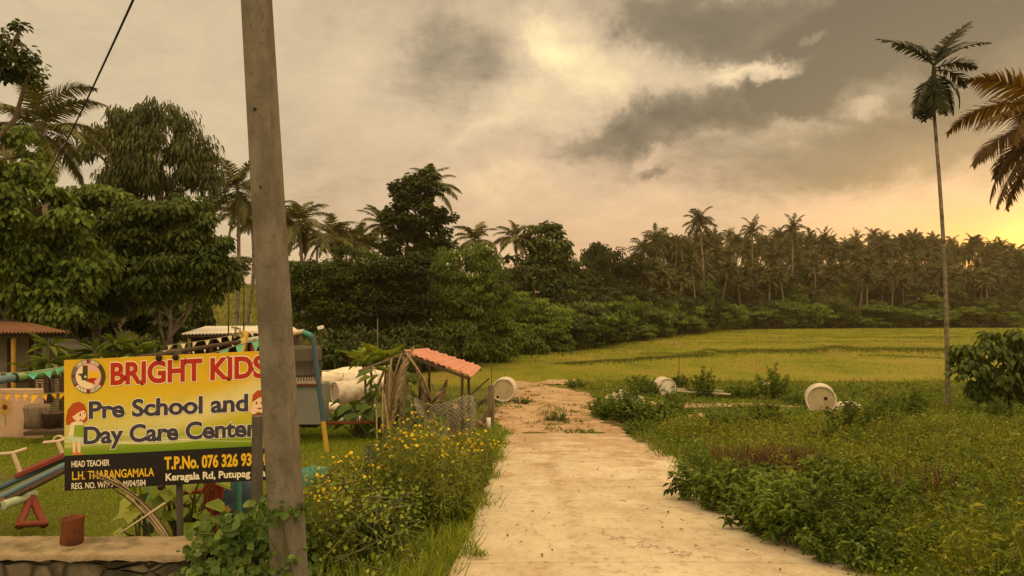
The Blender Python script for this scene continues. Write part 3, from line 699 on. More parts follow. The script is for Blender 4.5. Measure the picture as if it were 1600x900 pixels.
# ------------------------------------------------------------------ the trees in the middle
hero_tree('round_leaved_tree', 'tallest dark tree of the middle, with gaps of sky in its upper crown', 655, 58,
    [(640, 300, 28, 26), (672, 292, 24, 24), (655, 335, 42, 28), (622, 345, 22, 22), (690, 345, 18, 20), (640, 385, 45, 28), (680, 390, 32, 22), (660, 275, 16, 14)], 125, 80, .32, 'leaf_dark', 'bark_dark', .26, aspect=.75, droop=.2, rc=.55, limbs=40)
hero_palm('coconut_palm', 'coconut palm showing its top out of the right of the tallest middle tree', at_foot(672, 63), P(672, 292, 63), 20, 2.9, az0=.2, lf=.7, wd=.09, nl=34)
for px, py, D, lb in ((596, 352, 68, 'pale coconut palm at the left shoulder of the tallest middle tree'), (520, 372, 60, 'coconut palm third to the right of the concrete pole'), (468, 350, 50, 'coconut palm half hidden by the right edge of the concrete pole'),
                      (560, 382, 66, 'low coconut palm between two taller ones right of the concrete pole'), (742, 376, 72, 'ragged coconut palm behind the round middle tree'), (806, 372, 80, 'coconut palm hugging the left side of the dense tall tree at mid picture')):
    hero_palm('coconut_palm', lb, at_foot(px + 2, D), P(px, py, D), 19, 2.9, az0=rng.uniform(0, 6), lf=.68, wd=.09, nl=32, nuts=5)
hero_tree('broad_tree', 'wide dark green tree filling the gap right of the concrete pole', 520, 46,
    [(500, 430, 55, 40), (560, 420, 50, 36), (480, 480, 60, 40), (560, 480, 58, 42), (525, 455, 62, 50)], 170, 130, .21, 'leaf_mid', 'bark_dark', .22, aspect=.5, droop=.3, rc=.6, limbs=30, group=None)
hero_tree('broad_tree', 'dark shaded tree under the tallest middle tree', 622, 45,
    [(610, 430, 42, 32), (640, 470, 45, 40), (600, 490, 45, 40), (640, 425, 36, 30)], 120, 120, .22, 'leaf_dark', 'bark_dark', .2, aspect=.6, droop=.25, rc=.55, limbs=30)
hero_tree('round_tree', 'big rounded bright-topped tree behind the pink-roofed lean-to', 722, 48,
    [(725, 415, 58, 42), (690, 445, 48, 42), (762, 440, 36, 40), (720, 475, 66, 42), (770, 480, 34, 36), (680, 490, 40, 34)], 190, 110, .22, 'leaf_mid', 'bark_dark', .24, aspect=.4, droop=.8, rc=.55, limbs=30)
hero_tree('dense_tree', 'dense tall tree with a flat dark top at mid picture', 845, 80,
    [(850, 375, 34, 30), (825, 400, 30, 30), (862, 400, 24, 34), (840, 440, 45, 36), (870, 460, 36, 36)], 120, 70, .50, 'leaf_dark', 'bark', .25, aspect=.6, droop=.5, rc=.85, limbs=30)
hero_tree('feathery_tree', 'light feathery tree standing low in front of the dense tall tree', 830, 62,
    [(820, 470, 40, 16), (850, 485, 36, 14), (800, 495, 34, 14), (835, 505, 44, 16), (865, 500, 20, 12)], 90, 60, .34, 'leaf_bright', 'bark', .1, aspect=.28, droop=.5, rc=.55, flat=.3, limbs=40)
hero_tree('leafy_shrub', 'bright green shrub at the foot of the round middle tree', 775, 52,
    [(775, 505, 24, 22), (792, 525, 24, 22), (762, 530, 24, 20), (775, 545, 36, 16)], 70, 60, .26, 'leaf_bright', 'bark', .06, aspect=.5, droop=.5, rc=.4, limbs=20)
# lower screen of shrubs that closes the view under the middle trees
for i, (px, D, w, hh, lm, lb) in enumerate((
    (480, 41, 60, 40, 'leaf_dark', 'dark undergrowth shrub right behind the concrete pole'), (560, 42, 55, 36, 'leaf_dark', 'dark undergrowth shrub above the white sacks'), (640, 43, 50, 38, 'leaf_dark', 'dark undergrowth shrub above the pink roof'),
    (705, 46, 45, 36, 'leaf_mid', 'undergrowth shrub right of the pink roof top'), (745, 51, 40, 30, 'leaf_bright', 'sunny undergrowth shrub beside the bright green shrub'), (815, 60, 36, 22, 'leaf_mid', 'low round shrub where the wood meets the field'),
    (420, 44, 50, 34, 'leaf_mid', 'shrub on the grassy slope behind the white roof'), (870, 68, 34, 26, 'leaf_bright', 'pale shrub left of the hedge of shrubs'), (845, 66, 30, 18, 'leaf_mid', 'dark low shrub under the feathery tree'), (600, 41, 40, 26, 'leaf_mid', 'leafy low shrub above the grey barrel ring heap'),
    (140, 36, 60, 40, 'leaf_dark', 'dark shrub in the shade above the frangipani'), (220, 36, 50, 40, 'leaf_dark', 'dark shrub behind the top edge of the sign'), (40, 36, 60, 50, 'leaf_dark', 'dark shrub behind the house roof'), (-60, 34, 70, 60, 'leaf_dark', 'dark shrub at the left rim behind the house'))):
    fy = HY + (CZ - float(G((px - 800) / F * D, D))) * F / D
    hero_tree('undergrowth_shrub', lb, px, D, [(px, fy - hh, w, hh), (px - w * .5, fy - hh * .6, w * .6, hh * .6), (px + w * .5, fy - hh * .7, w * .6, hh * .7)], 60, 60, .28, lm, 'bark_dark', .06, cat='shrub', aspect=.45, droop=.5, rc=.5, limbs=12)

# ------------------------------------------------------------------ the wood behind the field
protos_b = []
for k in range(6):
    lo = [(rng.normal(0, .9), rng.normal(0, .8), rng.uniform(5.2, 8.6), rng.uniform(1.3, 2.1), rng.uniform(1.3, 2.1), rng.uniform(.9, 1.4)) for _ in range(6)] + [(0, 0, 5, 2.2, 2.2, 1.4), (rng.normal(0, 1), rng.normal(0, 1), 3.6, 1.8, 1.8, 1.1)]
    tr, cr = broadleaf(10, lo, 90, 60, .42, .2, 5, aspect=.5, droop=.5, rc=.75, limbs=24, mode=4)
    protos_b.append(Proto(tree('forest_tree', 'x', 'tree', (0, 0, -50), tr, cr, M[['leaf_dark', 'leaf_far', 'leaf_mid', 'leaf_dark', 'leaf_far', 'leaf_blue'][k]], M['bark'])))
protos_s = []
for k in range(5):
    lo = [(rng.normal(0, 1.1), rng.normal(0, .9), rng.uniform(1.6, 3.4), rng.uniform(1.1, 1.6), rng.uniform(1.0, 1.5), rng.uniform(.45, .8)) for _ in range(7)] + [(0, 0, 1.3, 2.2, 1.6, 1.0)]
    tr, cr = broadleaf(4, lo, 70, 55, .36, .09, 1.4, aspect=.45, droop=.55, rc=.5, flat=.45, limbs=20, mode=4)
    protos_s.append(Proto(tree('edge_shrub', 'x', 'shrub', (0, 0, -50), tr, cr, M[['leaf_mid', 'leaf_bright', 'leaf_mid', 'leaf_dark', 'leaf_bright'][k]], M['bark'])))
protos_p = []
for k in range(6):
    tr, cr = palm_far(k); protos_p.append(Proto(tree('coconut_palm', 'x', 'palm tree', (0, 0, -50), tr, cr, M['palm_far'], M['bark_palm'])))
def put(pr, px, py, D, wk, label, group=None, rotz=None, H=10.0):
    x = (px - 800) / F * D; z = float(G(x, D)); h = CZ + (HY - py) / F * D - z
    s = h / H; o = pr.place((x, D, z - .1), rng.uniform(0, 6.28) if rotz is None else rotz, (wk, wk, s), label, group)
    o.rotation_euler[0], o.rotation_euler[1] = rng.normal(0, .045), rng.normal(0, .045); return o
EDGE = [(790, 56), (900, 72), (1050, 106), (1150, 138), (1400, 146), (1640, 149)]
def edgeD(px): return float(np.interp(px, [e[0] for e in EDGE], [e[1] for e in EDGE]))
# singled out
for k, (px, py, dd, w, lb) in enumerate(((940, 366, 14, .75, 'dark round-headed tree rising just right of the dense tall tree'), (978, 376, 12, .95, 'wide dark tree before the line of far palms begins'), (1016, 360, 22, .85, 'sparse high-crowned tree left of the tallest far palm'),
                                (1056, 364, 24, .8, 'rounded high tree touching the left of the tallest far palm'), (905, 392, 12, .8, 'leaning tree with pale branches left of the dark round-headed tree'), (1590, 392, 16, 1.0, 'tree glowing orange at the right edge of the picture'), (1550, 400, 22, .8, 'low tree before the brightest patch of sunset'))):
    put(protos_b[[0, 3, 1, 5, 3, 1, 4][k]], px, py, edgeD(px) + dd, w, lb)
put(protos_p[0], 1097, 352, 128, 1.25, 'tallest far palm, its whole head clear against the sky')
for px, py, D in ((1176, 366, 155), (1236, 362, 152)): put(protos_p[1], px, py, D, 1.1, ('coconut palm standing out above the grove, right of the tallest far palm' if px < 1200 else 'coconut palm standing out midway along the top of the far grove'))
GP = 'coconut palms of the far grove'
n = 0
for row, (dd, y0, y1, step) in enumerate(((5, 425, 462, 26), (10, 412, 446, 20), (16, 400, 432, 17), (24, 388, 420, 15), (32, 376, 402, 10), (40, 374, 392, 11))):
    px = 1000 + 7 * row
    while px < 1625:
        f = 14 * max(0, (px - 1380) / 220)
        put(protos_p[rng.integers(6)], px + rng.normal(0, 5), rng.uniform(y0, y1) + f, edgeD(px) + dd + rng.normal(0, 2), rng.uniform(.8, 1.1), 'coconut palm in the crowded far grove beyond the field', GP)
        px += step * rng.uniform(.75, 1.3)
GT = 'mixed trees under the far palms'
px = 880
while px < 1625:
    put(protos_b[rng.integers(6)], px, rng.uniform(430, 466) - (12 if px < 1010 else 0), edgeD(px) + rng.uniform(3, 14), rng.uniform(.7, 1.0), 'bushy tree filling in beneath the far palms', GT); px += rng.uniform(13, 24)
px = 1010
while px < 1610:
    put(protos_b[rng.integers(6)], px, rng.uniform(396, 428) + 10 * max(0, (px - 1380) / 220), edgeD(px) + rng.uniform(10, 30), rng.uniform(.7, 1.0), 'broad-crowned tree growing up among the far palms', 'broad trees among the far palms'); px += rng.uniform(18, 42)
px = 960
while px < 1640:
    put(protos_b[rng.integers(6)], px, rng.uniform(398, 418) + 10 * max(0, (px - 1380) / 220), edgeD(px) + rng.uniform(38, 55), rng.uniform(1.3, 1.7), 'tree closing the view behind the far palm trunks', 'trees behind the far palms'); px += rng.uniform(15, 24)
GS = 'shrubs along the far edge of the field'
px = 880
while px < 1630:
    put(protos_s[rng.integers(5)], px, rng.uniform(462, 494) - (8 if px < 1000 else 0), edgeD(px) + rng.uniform(-1, 3), rng.uniform(1.0, 1.5), 'leafy shrub in the row along the far edge of the field', GS, H=4.0); px += rng.uniform(11, 19)
GL = 'shrubs of the near hedge by the wood'
for i in range(18):
    px = 872 + i * 13.5; D = edgeD(px) - 2
    put(protos_s[(1, 3, 0)[i % 3]], px, rng.uniform(486, 500), D, rng.uniform(.8, 1.15), 'light green layered shrub in the hedge between wood and field', GL, H=4.0)
# slim trunks on the grassy slope behind the white roof
GSL = 'palms on the grassy slope'
for px, D, py in ((345, 75, 330), (385, 66, 340), (402, 80, 345), (428, 70, 335), (446, 84, 350), (330, 90, 340), (395, 95, 350), (300, 80, 335), (470, 78, 372), (505, 82, 378), (540, 86, 380), (585, 88, 385), (620, 90, 380)):
    put(protos_p[rng.integers(6)], px, py, D, 1.0, 'slim coconut palm on the grassy slope behind the white roof' if px < 460 else 'coconut palm deep in the wood right of the concrete pole', GSL if px < 460 else 'palms deep in the middle wood')
GB = 'trees deep in the middle wood'
for px, D, py in ((480, 62, 395), (540, 64, 400), (600, 66, 395), (700, 70, 400), (770, 74, 410), (800, 78, 405), (440, 100, 400), (370, 105, 395), (300, 100, 370), (640, 80, 400), (880, 90, 415), (910, 95, 405), (160, 60, 300), (60, 55, 290), (-20, 50, 280), (240, 62, 330), (-90, 45, 260)):
    put(protos_b[rng.integers(6)], px, py, D, .85, 'tree deep in the wood behind the middle trees' if px > 430 else 'tree deep in the wood at the left, behind the front trees', GB if px > 430 else 'trees deep in the left wood')
# ------------------------------------------------------------------ utility pole, cable, wall
def tapered_prism(mb, foot, top, wf, wt, rz=0, ch=.12, n=10, m=0):
    """square pole with chamfered corners, foot and top centres, widths"""
    t = np.linspace(0, 1, n); c = np.asarray(foot) + (np.asarray(top) - np.asarray(foot)) * t[:, None]; w = wf + (wt - wf) * t
    k = 1 - ch; o = np.array([(-k, -1), (k, -1), (1, -k), (1, k), (k, 1), (-k, 1), (-1, k), (-1, -k)]) / 2
    ca, sa = math.cos(rz), math.sin(rz); o = o @ np.array([[ca, sa], [-sa, ca]])
    v = np.concatenate([c[:, None, :2] + o[None] * w[:, None, None], np.repeat(c[:, None, 2:], 8, 1)], -1).reshape(-1, 3)
    i = np.arange(n - 1)[:, None] * 8; j = np.arange(8)[None]; j2 = (j + 1) % 8
    mb.add(v, np.stack([i + j, i + j2, i + 8 + j2, i + 8 + j], -1).reshape(-1, 4), m); mb.add(v[-8:], np.arange(8)[None], m)
def m_pole():
    m, g, o = newmat('cast_concrete'); v = objco(g)
    a = g.noise(g.vm('MULTIPLY', v, (3, 3, 1.6)), 1.6, 7, .68); b = g.noise(v, 26, 4, .6); c = g.noise(g.vm('MULTIPLY', v, (7, 7, .8)), 2, 6, .7)
    col = g.mix(g.mr(a, .38, .66), (.17, .15, .122), (.105, .092, .073))
    col = g.mix(g.mr(c, .52, .75, 0, .45), col, (.075, .062, .045)); col = g.mix(g.mr(b, .58, .70, 0, .6), col, (.07, .056, .04))
    vo = g.n('ShaderNodeTexVoronoi'); g.put(vo.inputs['Vector'], v); vo.inputs['Scale'].default_value = 22
    pit = g.mr(vo.outputs['Distance'], .05, .12); col = g.mix(pit, (.07, .055, .04), col)
    bsdf(g, o, col, .93, .08, 0, bump(g, g.m('ADD', g.m('ADD', a, g.m('MULTIPLY', b, .4)), g.m('MULTIPLY', pit, .5)), .5, .012)); return m
M['pole'] = m_pole()
pf = np.array((-1.412, 5.0, -.75)); pt = np.array((-1.93, 5.0, 8.2))
o = thing('utility_pole', 'tall weathered square concrete pole leaning left in front of the yellow sign', 'utility pole', pf)
b = MB(); tapered_prism(b, pf, pt, .186, .115, R(-10)); part('shaft', b, M['pole'], o)
for z in (1.45 + CZ - .2, .4 + CZ + .35, 4.6, 5.4, 6.2, 6.8, 7.4):
    f = (z - pf[2]) / (pt[2] - pf[2]); c = pf + (pt - pf) * f; w = .186 + (.115 - .186) * f
    b = MB(); c = c + np.array((-.01 - .02 * ((z * 7) % 1), -w / 2 - .004, 0)); tube(b, [c + (0, .02, 0), c + (0, .0005, 0)], .011 if z > 2.5 else .007, 10); part('bolt_hole', b, M['hole'], o)
b = MB(); p = P(230, -48, 7.5); q = P(58, 300, 21); t = np.linspace(0, 1, 20)[:, None]; pts = p + (q - p) * t; pts[:, 2] -= np.sin(t[:, 0] * math.pi) * .16
ext = p + (p - q) * .6; tube(b, np.vstack([[ext], pts]), .013, 6)
single('overhead_cable', b, M['cable_black'], 'black overhead cable slanting across the sky at the upper left', 'cable', p)

def m_wall():
    m, g, o = newmat('mossy_rubble_masonry'); v = objco(g)
    vo = g.n('ShaderNodeTexVoronoi'); g.put(vo.inputs['Vector'], g.vm('MULTIPLY', v, (4.5, 4.5, 7))); vo.inputs['Scale'].default_value = 1.0
    ve = g.n('ShaderNodeTexVoronoi', feature='DISTANCE_TO_EDGE'); g.put(ve.inputs['Vector'], g.vm('MULTIPLY', v, (4.5, 4.5, 7))); ve.inputs['Scale'].default_value = 1.0
    n = g.noise(v, 7, 6, .65); n2 = g.noise(v, 2.2, 5, .6)
    col = g.mix(g.sep(vo.outputs['Color'])[0], (.17, .14, .10), (.085, .075, .055)); col = g.mix(g.mr(n2, .42, .6), col, (.035, .032, .022))
    col = g.mix(g.mr(n, .55, .75, 0, .6), col, (.26, .22, .15)); col = g.mix(g.mr(ve.outputs['Distance'], 0, .06), (.05, .045, .03), col)
    bsdf(g, o, col, .95, .05, 0, bump(g, g.m('ADD', g.mr(ve.outputs['Distance'], 0, .12), g.m('MULTIPLY', n, .7)), .9, .04)); return m
M['masonry'] = m_wall()
M['coping'] = m_worn('coping', (.30, .235, .15), (.075, .064, .036), 3.2, .95, .08, .9, 1.0, fine=34)
wt, wy0, wy1, wx1 = -.30, 5.84, 6.30, -2.36
o = thing('boundary_wall', 'low masonry wall with a sandy concrete top across the lower left corner', 'wall', (-4.5, 6, -1.1))
b = MB(); nx = 60; xs = np.linspace(-8, wx1 - .04, nx); zs = np.linspace(-1.3, wt - .07, 9); X, Z = np.meshgrid(xs, zs)
V = np.stack([X, wy0 + .03 + .03 * vnoise(X * 3, Z * 3, .4, 8), Z], -1).reshape(-1, 3); i = np.arange(8)[:, None] * nx; j = np.arange(nx - 1)[None]
b.add(V, np.stack([i + j, i + j + 1, i + nx + j + 1, i + nx + j], -1).reshape(-1, 4), 0, .5, True); box(b, (-5.2, 6.12, -.84), (5.6, .30, .92)); part('masonry', b, M['masonry'], o)
b = MB(); nx, ny = 120, 9; xs = np.linspace(-8, wx1, nx); t = np.linspace(0, 1, ny)
V = []
for k, u in enumerate((0, 0, .04, .25, .5, .75, .96, 1, 1)):
    y = wy0 + (wy1 - wy0) * u + (.02 * vnoise(xs * 4, xs * 0, .5, 3) if k < 3 else 0); z = wt + .006 * vnoise(xs * 3, 0 * xs + k, .4, 4) + rng.normal(0, .002, nx) - (.014 if k in (1, 7) else 0) - (.055 + .018 * vnoise(xs * 5, xs * 0, .6, 6) + .012 * vnoise(xs * 19, xs * 0, .6, 16) if k in (0, 8) else 0)
    V.append(np.stack([xs, y + 0 * xs, z + 0 * xs], -1))
V = np.array(V).reshape(-1, 3); i = np.arange(ny - 1)[:, None] * nx; j = np.arange(nx - 1)[None]
b.add(V, np.stack([i + j, i + j + 1, i + nx + j + 1, i + nx + j], -1).reshape(-1, 4), 0, .5, True); part('coping', b, M['coping'], o)
# rusty pipe stub standing on the wall
c = P(112, 842, 6.1); c[2] = wt - .005
b = MB(); lathe(b, [(.082, 0), (.086, .05), (.080, .12), (.086, .205), (.084, .215), (.07, .214), (.068, .15), (0, .15)], 22, 0, lambda v: v * (1, 1, 1) + c + np.stack([.05 * v[:, 2], 0 * v[:, 2], .05 * v[:, 0]], -1))
single('pipe_stub', b, M['rust'], 'short rusty pipe stub standing on the wall below the sign', 'pipe', c)

# ------------------------------------------------------------------ the school sign
SD = 7.0
def m_print():
    m, g, o = newmat('printed_banner'); v = objco(g)
    at = g.n('ShaderNodeUVMap'); uv = at.outputs[0]; u, w = g.sep(uv)[:2]
    col = g.ramp(w, [(.27, (.13, .25, .010)), (.36, (.27, .36, .015)), (.48, (.50, .46, .03)), (.62, (.62, .50, .045)), (.78, (.65, .435, .012)), (1.0, (.61, .385, .008))])
    # the pale sweep across the middle and the swooshes along the bottom
    a = g.m('ABSOLUTE', g.m('SUBTRACT', w, g.m('ADD', .44, g.m('MULTIPLY', g.m('MULTIPLY', u, u), .30))))
    col = g.mix(g.m('MULTIPLY', g.mr(a, .17, .0), g.mr(u, .0, .8, .35, .85)), col, (.72, .66, .33))
    for k, (c0, c1, c2, wd, am) in enumerate(((.41, -.34, .36, .008, .7), (.38, -.17, .20, .012, .75), (.50, -.36, .16, .006, .5), (.34, .06, -.02, .02, .35))):
        yy = g.m('ADD', c0, g.m('ADD', g.m('MULTIPLY', u, c1), g.m('MULTIPLY', g.m('MULTIPLY', u, u), c2)))
        col = g.mix(g.mr(g.m('ABSOLUTE', g.m('SUBTRACT', w, yy)), wd, 0.0, 0, am), col, (.80, .78, .50))
    n = g.noise(v, 5, 5, .6); col = g.mix(g.mr(n, .5, .8, 0, .22), col, (.28, .22, .08))
    col = g.mix(g.mr(g.m('SUBTRACT', w, 0.268), -.0005, .0005, 0, 1), (.012, .009, .009), col)
    bsdf(g, o, col, .45, .35); return m
M['print'] = m_print()
def m_flat(name, c, rough=.5): m, g, o = newmat(name); bsdf(g, o, c, rough, .3); return m
for k, c in dict(ink_red=(.40, .022, .008), ink_navy=(.045, .042, .075), ink_white=(.80, .74, .58), ink_yellow=(.72, .46, .02), ink_pink=(.72, .40, .36), ink_skin=(.80, .58, .36), ink_hair=(.42, .065, .012),
                 ink_olive=(.055, .06, .015), ink_grey=(.16, .145, .16), ink_maroon=(.20, .035, .035), ink_dress=(.52, .60, .42), ink_green=(.24, .36, .02), ink_brown=(.18, .06, .02), ink_orange=(.62, .19, .04), ink_cream=(.80, .66, .45)).items(): M[k] = m_flat(k, c)
A, Bq, Cq, Dq = P(100, 563, SD), P(431, 547.5, SD), P(431, 749.3, SD), P(101, 767, SD)   # corners of the panel
su = nrm(Bq - A); sv = np.array((0, 0, 1.0))
sroot = thing('school_sign', 'yellow printed board advertising the pre school and day care center', 'sign', (-3.1, SD + .05, -1.0))
b = MB(); th = .03
V = np.array([Dq, Cq, Bq, A]); b.add(np.concatenate([V, V + (0, th, 0)]), [(0, 1, 2, 3), (4, 7, 6, 5), (0, 4, 5, 1), (1, 5, 6, 2), (2, 6, 7, 3), (3, 7, 4, 0)])
pn = part('panel', b, M['print'], sroot)
uvl = pn.data.uv_layers.new(name='UVMap')
uvm = {0: (0, 0), 1: (1, 0), 2: (1, 1), 3: (0, 1)}
for lp in pn.data.loops: uvl.data[lp.index].uv = uvm[lp.vertex_index % 4]
b = MB()
for x0, x1 in ((244, 0), (271, 0)):
    p = P(x0, 556 - (2 if x0 > 250 else 0), SD); base = np.array((p[0] + .03, SD + .09, -1.1)); tube(b, [base, p + (0, .09, .03)], .03, 10) if x0 == 271 else tube(b, [p + (0, .09, -1.15), p + (0, .09, .03)], .028, 10)
    pp = MB(); pp.merge(b); part('post', pp, M['metal_post'], sroot); b = MB()
for x0, y0 in ((247, 559), (273, 558), (250, 762)):
    c = P(x0, y0, SD - .03); lathe(b, [(0, -.03), (.022, -.022), (.03, 0), (.022, .022), (0, .03)], 12, 0, lambda v: v + c + (0, .015, 0)); part('bolt_head', b, M['hole'], sroot); b = MB()
for y0 in (580, 730):
    b = MB(); bar(b, P(104, y0 + 8, SD) + (0, .052, 0), P(426, y0 - 8, SD) + (0, .052, 0), .04, .035); part('batten', b, M['wood_dark'], sroot)

def text_mesh(s, bold):
    c = bpy.data.curves.new('lettering', 'FONT'); c.body = s; c.size = 1.0; c.offset = bold; c.fill_mode = 'FRONT'; c.resolution_u = 4
    o = bpy.data.objects.new('lettering', c); COL.objects.link(o); dg = bpy.context.evaluated_depsgraph_get(); me = bpy.data.meshes.new_from_object(o.evaluated_get(dg))
    v = np.array([x.co for x in me.vertices]); f = [tuple(p.vertices) for p in me.polygons]
    bpy.data.objects.remove(o); bpy.data.curves.remove(c); bpy.data.meshes.remove(me); return v, f
def addpoly(mb, v, f):
    by = {}
    for q in f: by.setdefault(len(q), []).append(q)
    n0 = mb.n; first = True
    for k, l in by.items():
        if first: mb.add(v, np.array(l)); first = False
        else: mb.f.append((np.array(l) + n0, 0, np.full(len(l), .5), False))
def on_sign(px, py, lift): p = P(px, py, SD); p[1] = SD - lift; return p
def lettering(name, s, x0, y0, x1, y1, cap, mat, bold=.02, lift=.003, edge=None, edge_mat=None, root=None):
    """text from pixel (x0,y0) along to (x1,y1), capital height in pixels"""
    def put(bd, mt, nm, lf):
        v, f = text_mesh(s, bd); ref, _ = text_mesh(s, bold); capv, _ = text_mesh('H', bold)
        a, e = ref[:, 0].min(), ref[:, 0].max(); hh = capv[:, 1].max() - capv[:, 1].min(); lo = capv[:, 1].min()
        p0, p1 = on_sign(x0, y0, lf), on_sign(x1, y1, lf); up = np.array((0, 0, cap / F * SD))
        w = p0 + (p1 - p0) * ((v[:, :1] - a) / (e - a)) + up * ((v[:, 1:2] - lo) / hh)
        mb = MB(); addpoly(mb, w, f); part(nm, mb, mt, root or sroot)
    if edge: put(bold + edge, M[edge_mat], name.replace('lettering', 'outline'), lift - .0015)
    put(bold, M[mat], name, lift)
lettering('title_lettering', 'BRIGHT KIDS', 173, 602, 415, 590, 35, 'ink_red', .035, .004, .035, 'ink_cream')
lettering('middle_lettering', 'Pre School and', 139, 654.5, 388, 642.5, 27.5, 'ink_navy', .032, .004, .03, 'ink_white')
lettering('middle_lettering', 'Day Care Center', 131, 694.5, 402, 682, 28, 'ink_navy', .032, .004, .03, 'ink_white')
lettering('name_lettering', 'HEAD TEACHER', 112, 730, 171.5, 727.3, 9.5, 'ink_white', .02)
lettering('name_lettering', 'L.H. THARANGAMALA', 113, 750, 241, 743.6, 13, 'ink_yellow', .022)
lettering('name_lettering', 'REG. NO. WP/O      M/04/584', 112, 764.4, 228, 758.8, 9.5, 'ink_white', .015)
lettering('phone_lettering', 'T.P.No. 076 326 93   4', 257, 733.8, 417, 726.7, 20, 'ink_yellow', .04)
lettering('address_lettering', 'Keragala Rd, Putupag    a.', 259, 751.3, 418, 744, 11.5, 'ink_white', .028)
def flat(name, pts, mat, lift=.003, root=None):
    v = np.array([on_sign(x, y, lift) for x, y in pts]); c = v.mean(0); n = len(v)
    mb = MB(); mb.add(np.vstack([v, [c]]), np.stack([np.arange(n), (np.arange(n) + 1) % n, np.full(n, n)], -1)); return part(name, mb, M[mat], root or sroot)
def disc(cx, cy, rx, ry=None, n=36, a0=0, a1=360): ry = ry or rx; return [(cx + rx * math.cos(R(a0 + (a1 - a0) * i / n)), cy + ry * math.sin(R(a0 + (a1 - a0) * i / n))) for i in range(n + (a1 - a0 != 360))]
def ring_seg(name, cx, cy, r0, r1, a0, a1, mat, lift):
    t = np.linspace(R(a0), R(a1), 14); mb = MB()
    v = np.array([on_sign(cx + r * math.cos(q), cy + r * math.sin(q), lift) for q in t for r in (r0, r1)]); i = np.arange(13) * 2
    mb.add(v, np.stack([i, i + 1, i + 3, i + 2], -1)); part(name, mb, M[mat], em)
ex, ey = 138.3, 588
em = flat('emblem', disc(ex, ey, 26.8), 'ink_olive', .0025)
ring_seg('emblem_band', ex, ey, 20.5, 26, 0, 360, 'ink_maroon', .0032)
for a0, a1, mt in ((-42, 28, 'ink_olive'), (150, 172, 'ink_grey'), (188, 215, 'ink_grey'), (38, 82, 'ink_white'), (98, 140, 'ink_white'), (218, 262, 'ink_white'), (278, 312, 'ink_white')): ring_seg('emblem_band', ex, ey, 20.8, 25.6, a0, a1, mt, .004)
flat('emblem_field', disc(ex, ey, 20), 'ink_pink', .0032, em); flat('emblem_field', disc(ex, ey + .5, 19.5, 18.8, 30, 62, 250), 'ink_cream', .0038, em)
flat('emblem_map', [(129.5, 571), (137.5, 571), (137.5, 579.5), (137.5, 597), (133, 594), (128.5, 594.5), (127, 588), (121, 584.5), (129.5, 583)], 'ink_olive', .0045, em)
flat('emblem_map', [(138, 580), (156.5, 580), (155.5, 590.5), (138, 590.5)], 'ink_yellow', .0045, em)
flat('emblem_map', [(138, 591), (152.5, 590.5), (147, 596), (149.5, 600.5), (143, 598.5), (137.5, 596.5)], 'ink_red', .0045, em); flat('emblem_star', disc(134, 588.5, 1.7), 'ink_white', .0052, em)
def arc_text(s, amid, span, inward, mat):
    v0 = {}
    for i, ch in enumerate(s):
        a = R(amid + (i - (len(s) - 1) / 2) * span / len(s) * (1 if not inward else -1)); v, f = text_mesh(ch, .02); v = v[:, :2] - [(v[:, 0].min() + v[:, 0].max()) / 2, .35]
        v = v * (4.4, 5.0); up = np.array((math.cos(a), math.sin(a))) * (1 if not inward else -1); rt = np.array((-up[1], up[0]))
        q = np.array((ex, ey)) + 23.2 * np.array((math.cos(a), math.sin(a))) + v[:, :1] * rt + v[:, 1:] * up
        w = np.array([on_sign(x, y, .0048) for x, y in q]); mb = MB(); addpoly(mb, w, f); part('emblem_letter', mb, M[mat], em)
arc_text('BRIGHT', 240, 42, False, 'ink_olive'); arc_text('KIDS', 295, 32, False, 'ink_olive'); arc_text('PRE', 119, 34, True, 'ink_olive'); arc_text('SCHOOL', 60, 44, True, 'ink_olive')
# printed children
g1 = flat('printed_girl', [(103, 655), (106, 640), (114, 630), (124, 627.5), (132, 632), (136, 642), (137, 655), (132, 661), (123, 652), (115, 662), (104, 664)], 'ink_hair', .003)
flat('girl_face', disc(124, 648, 11, 10), 'ink_skin', .0036, g1); flat('girl_fringe', [(112, 640), (118, 631), (128, 631), (135, 640), (130, 641), (123, 644), (115, 650), (112, 650)], 'ink_hair', .0042, g1)
for x, y, rx, ry in ((126, 648, 1.3, 2.2), (132.5, 645.5, .9, 1.6)): flat('girl_eye', disc(x, y, rx, ry, 12), 'ink_brown', .0046, g1)
flat('girl_mouth', disc(126.5, 656, 2, .9, 12), 'ink_red', .0046, g1)
flat('girl_dress', [(111, 661), (119, 658), (129, 659), (131, 668), (129, 690), (106, 688), (109, 672)], 'ink_cream', .0034, g1); flat('girl_dress', [(109, 680), (130, 682), (133, 690), (118, 691), (105, 687)], 'ink_dress', .004, g1)
flat('girl_book', [(117, 664), (131, 664), (131, 683), (115, 682)], 'ink_green', .0046, g1)
for x in (116, 123.5): flat('girl_leg', [(x - 2.5, 690), (x + 3, 690), (x + 2.5, 707), (x - 2, 707)], 'ink_skin', .0034, g1)
flat('girl_shoe', [(112, 711), (115, 707), (126, 706.5), (131, 709), (131, 710.3)], 'ink_orange', .0042, g1)
g2 = flat('printed_boy', disc(408, 631, 13, 15), 'ink_skin', .003)
flat('boy_hair', [(394, 628), (395, 617), (402, 610), (414, 609), (424, 614), (425, 627), (416, 620), (404, 621), (398, 624)], 'ink_hair', .0038, g2)
for x in (401, 409): flat('boy_eye', disc(x, 629.5, 1.4, 2.2, 12), 'ink_brown', .0038, g2)
flat('boy_mouth', disc(406, 638, 3.4, 1.3, 14), 'ink_brown', .0038, g2); flat('boy_hand', disc(396.5, 641, 6, 6), 'ink_skin', .0045, g2)
